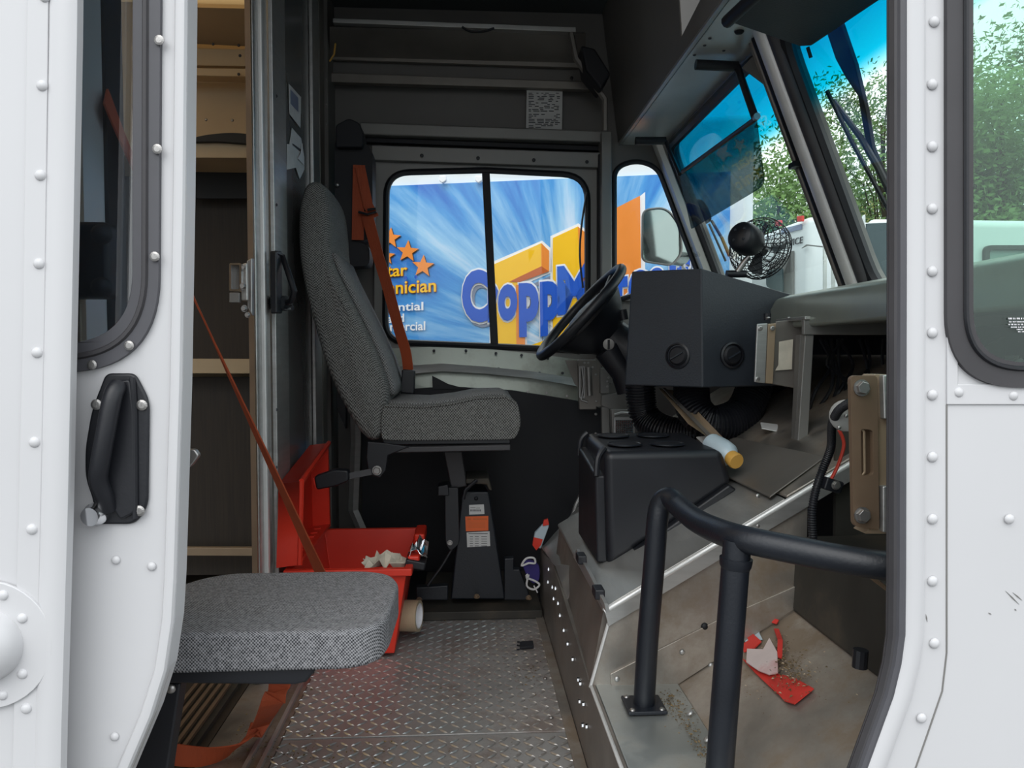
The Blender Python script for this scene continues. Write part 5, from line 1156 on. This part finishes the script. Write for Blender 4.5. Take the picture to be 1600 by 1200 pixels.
for k in range(420):
    if k < 150: qx, qy = random.gauss(390, 40), random.gauss(1165, 22)
    elif k < 210: qx, qy = random.gauss(665, 30), random.gauss(965, 8)
    elif k < 250: qx, qy = random.gauss(820, 16), random.gauss(1055, 12)
    elif k < 330: qx, qy = random.gauss(480, 60), random.gauss(1180, 12)
    else: qx, qy = random.uniform(480, 860), random.uniform(960, 1195)
    c = PZ(qx, qy, .003)
    if c.x < -.46 or c.x > .2: continue
    a = random.uniform(0, 6.28); l = random.uniform(.001, .0042); u = V(math.cos(a), math.sin(a), 0); v = V(-u.y, u.x, 0)
    b.add([c-u*l, c+v*l*.5, c+u*l, c-v*l*.5+V(0, 0, l*.4)], [[0, 1, 2], [0, 2, 3]])
tag(b.build('dirt_crumbs', 'debris'), 'brown dirt crumbs scattered on the tread plate floor', 'dirt', None, 'stuff')
# papers on the bulkhead
X_ = XB+.003
stk = thing('window_sticker', PX(461, 165, X_), 'white rectangular sticker high on the bulkhead above the driver seat', 'sticker')
MB().prism(pxx([(451, 131), (470, 152), (469, 200), (452, 178)], X_), (.001, 0, 0)).build('sticker_sheet', 'paper', stk)
MB().prism(pxx([(454, 140), (466, 153), (466, 175), (454, 162)], X_+.0015), (.0005, 0, 0)).build('printed_panel', 'greyprint', stk)
tp_ = thing('torn_paper', PX(460, 240, X_), 'torn white paper taped to the bulkhead below the sticker', 'paper')
MB().prism(pxx([(456, 200), (470, 216), (475, 245), (475, 265), (468, 280), (462, 262), (448, 265), (448, 225), (452, 225)], X_), (.001, 0, 0)).build('paper_sheet', 'paper', tp_)
MB().prism(pxx([(472, 224), (475, 258), (465, 248), (470, 238)], X_+.004), (.001, 0, 0)).build('folded_corner', 'whiteprint', tp_)
MB().prism(pxx([(457, 224), (471, 234), (469, 237), (457, 226)], X_+.002), (.0005, 0, 0)).build('tear', 'ink', tp_)
# ceiling wire bits
MB().tube(sm([P(722, 42, 2.49), P(735, 49, 2.49), P(755, 49, 2.49), P(772, 44, 2.49)], 6), .004, 6).build('hanging_cord', 'black', ce, smooth=True)
tag(MB().tube([P(524, 68, 2.5), P(522, 85, 2.5), P(515, 96, 2.5)], .003, 6).build('brass_wire', 'yellowcap'), 'thin brass wire at the top of the bulkhead corner', 'wire')

# ================================================================== OUTSIDE
# ---- blue graphic truck beside ours
gt = thing('graphic_truck', (.3, 4.6, -.75), 'white box truck wrapped in a blue sunburst graphic parked beyond the driver window', 'truck')
g0 = P(620, 290, 4.35); g1 = P(1035, 266, 4.0); g1.z = g0.z
gu = (g1-g0); gu.z = 0; gu.normalize(); gn = V(gu.y, -gu.x, 0); gn = gn if gn.y < 0 else -gn
G = lambda a, b_, h=0: PP(a, b_, g0+gn*h, gn)
zt2 = g0.z; ztop2 = zt2+.30; xr_ = G(1140, 400)
rgt = (Vector((xr_.x, xr_.y, 0))-Vector((g0.x, g0.y, 0))).dot(gu)
C = lambda s_, z, dpt=0: V(g0.x, g0.y, 0)+gu*s_+V(0, 0, z)-gn*dpt
lft = -5.5
MB().hexa([C(lft, -.3, .02), C(rgt+.12, -.3, .02), C(rgt+.12, ztop2, .02), C(lft, ztop2, .02)], [C(lft, -.3, 2.2), C(rgt+.12, -.3, 2.2), C(rgt+.12, ztop2, 2.2), C(lft, ztop2, 2.2)]).build('box_body', 'white_truck', gt, bevel=.04, bseg=4)
m = MB(); q4 = [C(lft, -.2), C(rgt, -.2), C(rgt, zt2), C(lft, zt2)]
m.add(q4+[p-gn*.02 for p in q4], [[0, 1, 2, 3], [7, 6, 5, 4], [0, 1, 5, 4], [1, 2, 6, 5], [2, 3, 7, 6], [3, 0, 4, 7]])
gp = m.build('graphic_panel', 'rays', gt)
uvl = gp.data.uv_layers.new(name='UVMap'); ctr_ = G(905, 560)
sc0 = (Vector((ctr_.x, ctr_.y, 0))-Vector((g0.x, g0.y, 0))).dot(gu)
for lp_ in gp.data.loops:
    p = gp.data.vertices[lp_.vertex_index].co+gp.location+gt.location*0
    s_ = (Vector((p.x, p.y, 0))-Vector((g0.x, g0.y, 0))).dot(gu); uvl.data[lp_.index].uv = (s_-sc0, p.z-ctr_.z)
for px0 in (693, 749): 
    MB().prism([G(px0-5, 276, .01), G(px0+6, 276, .01), G(px0+6, 284, .01), G(px0, 288, .01), G(px0-5, 284, .01)], gn*.03).build('clearance_lamp', 'whiteprint', gt, bevel=.006)
MB().prism([C(lft, -.62, .3), C(rgt, -.62, .3), C(rgt, -.25, .3), C(lft, -.25, .3)], -gn*1.6).build('chassis', 'void', gt)
for s_ in (-3.6, .2): MB().lathe([(.0, -.12), (.38, -.12), (.40, -.08), (.40, .08), (.38, .12), (0, .12)], C(s_, -.35, .25), gn, 28).build('wheel', 'rubber', gt, smooth=True)
def shape(nm, pts, mt, h, th=.004, lab=None): return MB().prism([G(a, b_, h) for a, b_ in pts], gn*th).build(nm, mt, gt, label=lab)
def grow(pts, d_):
    c = (sum(p[0] for p in pts)/len(pts), sum(p[1] for p in pts)/len(pts)); return pts
y1s = [(770, 414), (846, 380), (858, 392), (858, 424), (812, 440), (818, 600), (770, 600)]
y2s = [(864, 372), (903, 354), (918, 368), (940, 600), (864, 600)]
shape('white_outline', [(765, 411), (847, 376), (862, 389), (862, 426), (820, 444), (826, 600), (765, 600)], 'whiteprint', .001, .002)
shape('white_outline', [(860, 369), (904, 349), (925, 368), (1008, 300), (1008, 600), (860, 600)], 'whiteprint', .001, .002)
shape('grey_shadow', [(862, 420), (866, 420), (866, 436), (836, 448), (832, 444), (862, 430)], 'greyprint', .0008, .002)
shape('yellow_letter', y1s, 'yellow', .004)
shape('orange_side', [(846, 380), (858, 392), (858, 424), (846, 416)], 'orange', .009, .002)
shape('rust_underside', [(846, 416), (858, 424), (812, 441), (796, 440)], 'brownprint', .009, .002)
shape('orange_side', [(806, 445), (818, 445), (822, 600), (808, 600)], 'orange', .009, .002)
shape('yellow_letter', y2s, 'yellow', .004)
shape('orange_side', [(903, 354), (918, 366), (936, 600), (916, 600)], 'orange', .009, .002)
shape('orange_letter', [(930, 342), (1000, 306), (1004, 600), (940, 600)], 'orange', .004)
shape('yellow_corner', [(825, 541), (870, 525), (875, 600), (825, 600)], 'yellow', .010, .002)
def word(s_, bl, br, tl, mt, bold, h=.014, out=.03, outm='whiteprint', shadow=True, nm='letter'):
    a, b_, c_ = G(*bl), G(*br), G(*tl); up = V(0, 0, 1)
    sh_ = gu*.014-up*.016
    if shadow: text_fit('letter_shadow', s_, a+sh_, b_+sh_, c_+sh_, 'greyprint', gt, gn, bold, h-.010, grow=out, th=.002)
    if out: text_fit('letter_outline', s_, a, b_, c_, outm, gt, gn, bold, h-.006, grow=out, th=.002)
    return text_fit(nm, s_, a, b_, c_, mt, gt, gn, bold, h, th=.003)
word('C', (724, 504), (768, 504), (722, 422), 'blue', .055)
for ch, bl, br, tl in (('r', (763, 504), (779, 503), (763, 446)), ('o', (779, 503), (809, 500), (779, 446)), ('p', (812, 527), (843, 526), (811, 443)), ('p', (845, 526), (876, 523), (844, 441)), ('M', (872, 493), (925, 487), (871, 417)), ('e', (930, 486), (958, 483), (930, 432)), ('t', (957, 484), (982, 481), (957, 420)), ('c', (982, 480), (1012, 477), (982, 424)), ('a', (1014, 476), (1042, 473), (1014, 420)), ('l', (1046, 472), (1056, 471), (1046, 398)), ('f', (1058, 471), (1078, 469), (1058, 396)), ('e', (1080, 468), (1110, 465), (1080, 412))):
    word(ch, bl, br, tl, 'blue', .035 if ch == 'M' else .055)
word('Technician', (562, 463), (682, 456), (562, 443), 'yellow', .012, .01, .02, 'brownprint', False, 'lettering')
word('Star', (594, 434), (637, 431), (594, 415), 'yellow', .012, .01, .02, 'brownprint', False, 'lettering')
for s_, bl, br, tl in (('Residential', (560, 488), (662, 485), (560, 475)), ('and', (606, 505), (632, 503), (606, 492)), ('Commercial', (572, 519), (665, 516), (572, 505))):
    word(s_, bl, br, tl, 'whiteprint', .014, .006, 0, shadow=False, nm='lettering')
for (sx, sy, r) in ((637, 393, 18), (661, 416, 18), (610, 372, 17), (604, 400, 14)):
    pts = [(sx+math.cos(math.radians(-90+36*k+4))*r*(1 if k % 2 == 0 else .42), sy+math.sin(math.radians(-90+36*k+4))*r*(1 if k % 2 == 0 else .42)) for k in range(10)]
    sh2 = [(a+1.5, b_+1.5) for a, b_ in pts]; shape('star_shadow', sh2, 'ink', .002, .002); shape('star', pts, 'orange', .006, .003)
for sx, sy in ((634, 434), (650, 433)): shape('blue_dot', [(sx+2.6*math.cos(k*.785), sy+2.6*math.sin(k*.785)) for k in range(8)], 'blue', .016, .002)

# ---- white service truck ahead (rear face with door, side to the right)
sv_ = thing('service_truck', (1.9, 4.7, -.75), 'white box truck with red roof lamps seen past the fan through the windshield', 'truck')
YA = 4.8
aL = P(1150, 372, YA+.9); aR = P(1266, 336, YA); bR = P(1335, 338, YA-.05)
aL.z = P(1195, 356, YA+.5).z-.05
lo = -.45
fcn = [V(aL.x, aL.y, lo), V(aR.x, aR.y, lo), V(aR.x, aR.y, aR.z), V(aL.x, aL.y, aL.z)]
dv = V(.9, .55, 0)
side = V(2.2, -.05, 0)
fr4 = fcn; bk4 = [p+V(2.3, .9, 0) for p in fcn]
MB().hexa(fr4, bk4).build('box_body', 'white_truck', sv_, bevel=.05, bseg=4)
fu = (Vector((aR.x-aL.x, aR.y-aL.y, 0))).normalized(); fnn = V(fu.y, -fu.x, 0); fnn = fnn if fnn.y < 0 else -fnn
SF = lambda a, b_, h=.0: PP(a, b_, V(aR.x, aR.y, 0)+fnn*h, fnn)
for qx, qy in ((1219, 349), (1253, 342)): MB().prism([SF(qx-4, qy-4, .01), SF(qx+4, qy-5, .01), SF(qx+4, qy+4, .01), SF(qx-4, qy+5, .01)], fnn*.02).build('clearance_lamp', 'amberlens', sv_, bevel=.004)
MB().prism([SF(1222, 358, .004), SF(1253, 350, .004), SF(1253, 358, .004), SF(1222, 366, .004)], fnn*.006).build('header_recess', 'greyprint', sv_)
MB().sheet([[SF(*q_, .004) for q_ in ((1205, 412), (1241, 392), (1241, 480), (1205, 480))], [SF(*q_, .004) for q_ in ((1207, 414), (1238, 396), (1238, 480), (1207, 480))]], fnn*.012).build('door_frame', 'grey_mid', sv_)
MB().prism([SF(a, b_, .006) for a, b_ in rp([(1201, 424), (1226, 418), (1227, 458), (1201, 448)], 5, 4)], fnn*.02).build('rear_window', 'darkglass', sv_)
text_fit('lettering', 'IN SERVICE', SF(1205, 391, .006), SF(1254, 380, .006), SF(1206, 381, .006), 'ink', sv_, fnn, .0, .0, th=.004)
MB().prism([SF(1254, 388, .01), SF(1262, 382, .01), SF(1300, 386, .01), SF(1300, 388, .01), SF(1262, 384, .01)], fnn*.01).build('trim_line', 'grey_mid', sv_)
for qx in (1290, 1303, 1313): MB().prism([SF(qx, 350, .01), SF(qx+2, 350, .01), SF(qx+2, 480, .01), SF(qx, 480, .01)], fnn*.02).build('side_seam', 'alu_shelf', sv_)
MB().box((aR.x+1.1, aR.y+.6, -.62), (2.0, .8, .3)).build('chassis', 'void', sv_)
# ---- second white truck further right
s3 = thing('white_van', (2.4, 3.8, -.75), 'white van with a dark panel behind the near quarter window', 'van')
YB = 3.3
a0, a1 = P(1352, 340, YB), P(1680, 336, YB)
MB().hexa([V(a0.x, YB, -.5), V(a1.x, YB, -.5), V(a1.x, YB, a0.z), V(a0.x, YB, a0.z)], [V(a0.x*1.38, YB+1.15, -.5), V(a1.x+.6, YB+1.15, -.5), V(a1.x+.6, YB+1.15, a0.z), V(a0.x*1.38, YB+1.15, a0.z)]).build('van_body', 'white_truck', s3, bevel=.04, bseg=3)
MB().prism(px([(1352, 350), (1392, 348), (1440, 350), (1440, 452), (1365, 452)], YB-.003), (0, -.01, 0)).build('dark_panel', 'darkglass', s3)
MB().prism(px([(1343, 352), (1352, 335), (1356, 452), (1346, 452)], YB-.1), (0, .02, 0)).build('mirror_wing', 'white_truck', s3)
MB().sheet([px(rp([(1535, 384), (1612, 384), (1612, 452), (1535, 452)], 10, 5), YB-.004), px(rp([(1542, 391), (1606, 391), (1606, 452), (1542, 452)], 7, 5), YB-.004)], (0, -.02, 0)).build('window_gasket', 'rubber', s3)
MB().prism(px([(1542, 391), (1606, 391), (1606, 452), (1542, 452)], YB-.002), (0, -.006, 0)).build('side_window', mat('pale_truck_glass', (.22, .30, .28, 1), .15, 0, .1, 3), s3)
MB().box((a0.x+1.2, YB+.6, -.62), (1.2, 1.0, .26)).build('chassis', 'void', s3)

# ---- trees
for k_ in ('leaf', 'leaf2', 'leaf3'):      # leaves let daylight through
    t_ = M[k_].node_tree; p_ = t_.nodes['Principled BSDF']; o_ = t_.nodes['Material Output']
    tl_ = t_.nodes.new('ShaderNodeBsdfTranslucent'); mx_ = t_.nodes.new('ShaderNodeMixShader'); mx_.inputs[0].default_value = .45
    t_.links.new(p_.inputs['Base Color'].links[0].from_socket, tl_.inputs[0]); t_.links.new(p_.outputs[0], mx_.inputs[1]); t_.links.new(tl_.outputs[0], mx_.inputs[2]); t_.links.new(mx_.outputs[0], o_.inputs[0])
def tree(x, y, h, w_, mt, lab, seed, n=6000, leaf=.10, nm='tree', base=-.75, thin=1.0):
    random.seed(seed); t = thing(nm, (x, y, base), lab, 'tree', None)
    MB().tube([V(x, y, base), V(x+.1, y, base+h*.4), V(x-.05, y, base+h*.85)], lambda i: (.10, .07, .02)[i]*h/7, 8).build('trunk', 'bark', t, smooth=True)
    b = MB(); blobs = []
    for k in range(34):
        zz = random.uniform(.22, .95); rr = w_*.55*math.sin(math.pi*min(.98, zz*.9+.06))**.6
        a = random.uniform(0, 6.28); q_ = random.uniform(.1, .85)*rr
        blobs.append((V(x+math.cos(a)*q_, y+math.sin(a)*q_, base+h*zz), random.uniform(.14, .26)*w_*thin))
    br = MB()
    for c, r in blobs: br.tube([V(x, y, max(base+h*.15, c.z-h*.25)), (V(x, y, c.z)+c)/2-V(0, 0, h*.05), c], lambda i: (.022, .012, .005)[i]*h/7, 5)
    tag(br.build('branches', 'bark', t), kind='stuff')
    n = int(n*2.4); leaf *= .95
    for k in range(n):
        c, r = blobs[k % len(blobs)]
        d_ = V(random.gauss(0, 1), random.gauss(0, 1), random.gauss(0, .8)).normalized()*r*random.random()**.45
        p = c+d_; u_ = V(random.gauss(0, 1), random.gauss(0, 1), random.gauss(0, 1)).normalized(); v2 = u_.orthogonal().normalized(); l = leaf*random.uniform(.6, 1.3)
        b.v += [p-u_*l*.5, p+v2*l*.3, p+u_*l*.5, p-v2*l*.3]; i0 = len(b.v)-4; b.f.append([i0, i0+1, i0+2, i0+3]); b.m.append(0)
    o = b.build('foliage', mt, t); tag(o, kind='stuff'); return t
def tp2(px_, Yd): d = ray(px_, 552); return CAM+d*(Yd/d.y)
for i, (qx, Yd, ytop, wd, mt, lab, n, lf, thn) in enumerate((
    (1215, 13, 225, 3.6, 'leaf', 'slim bright green tree above the service truck left of the windshield post', 9000, .10, .9),
    (1290, 15, 330, 4.0, 'leaf3', 'low yellowish bushy tree behind the service truck roof', 6000, .10, 1),
    (1375, 12, 105, 4.4, 'leaf', 'airy tree with thin branches in the right windshield pane', 7000, .09, .8),
    (1150, 17, 300, 4.5, 'leaf2', 'deep green tree just right of the graphic truck', 6000, .11, 1),
    (1350, 18, 250, 6.0, 'leaf2', 'broad dark tree behind the airy tree', 9000, .12, 1),
    (1560, 10, 60, 3.6, 'leaf', 'tall dense green tree seen in the near quarter window', 12000, .10, 1),
    (1680, 11, 20, 4.5, 'leaf2', 'dark green tree at the far right edge of the near quarter window', 8000, .11, 1),
    (1480, 16, 200, 5.0, 'leaf', 'green tree mostly hidden by the white door post', 5000, .13, 1))):
    p = tp2(qx, Yd); top_ = P(qx, ytop, Yd); tree(p.x, p.y, top_.z+.75, wd, mt, lab, 20+i, n, lf, 'tree', thin=thn)
hd = thing('hedge', (6, 20, -.75), 'long green hedge line behind the parked trucks', 'hedge')
random.seed(99); b = MB()
for k in range(14000):
    p = V(random.uniform(4, 22), random.uniform(19, 22), random.uniform(-.7, 2.9)+.5*math.sin(k)); u_ = V(random.gauss(0, 1), random.gauss(0, 1), random.gauss(0, 1)).normalized(); v2 = u_.orthogonal().normalized(); l = .22
    b.v += [p-u_*l*.5, p+v2*l*.35, p+u_*l*.5, p-v2*l*.35]; i0 = len(b.v)-4; b.f.append([i0, i0+1, i0+2, i0+3]); b.m.append(0)
tag(b.build('foliage', 'leaf2', hd), kind='stuff')
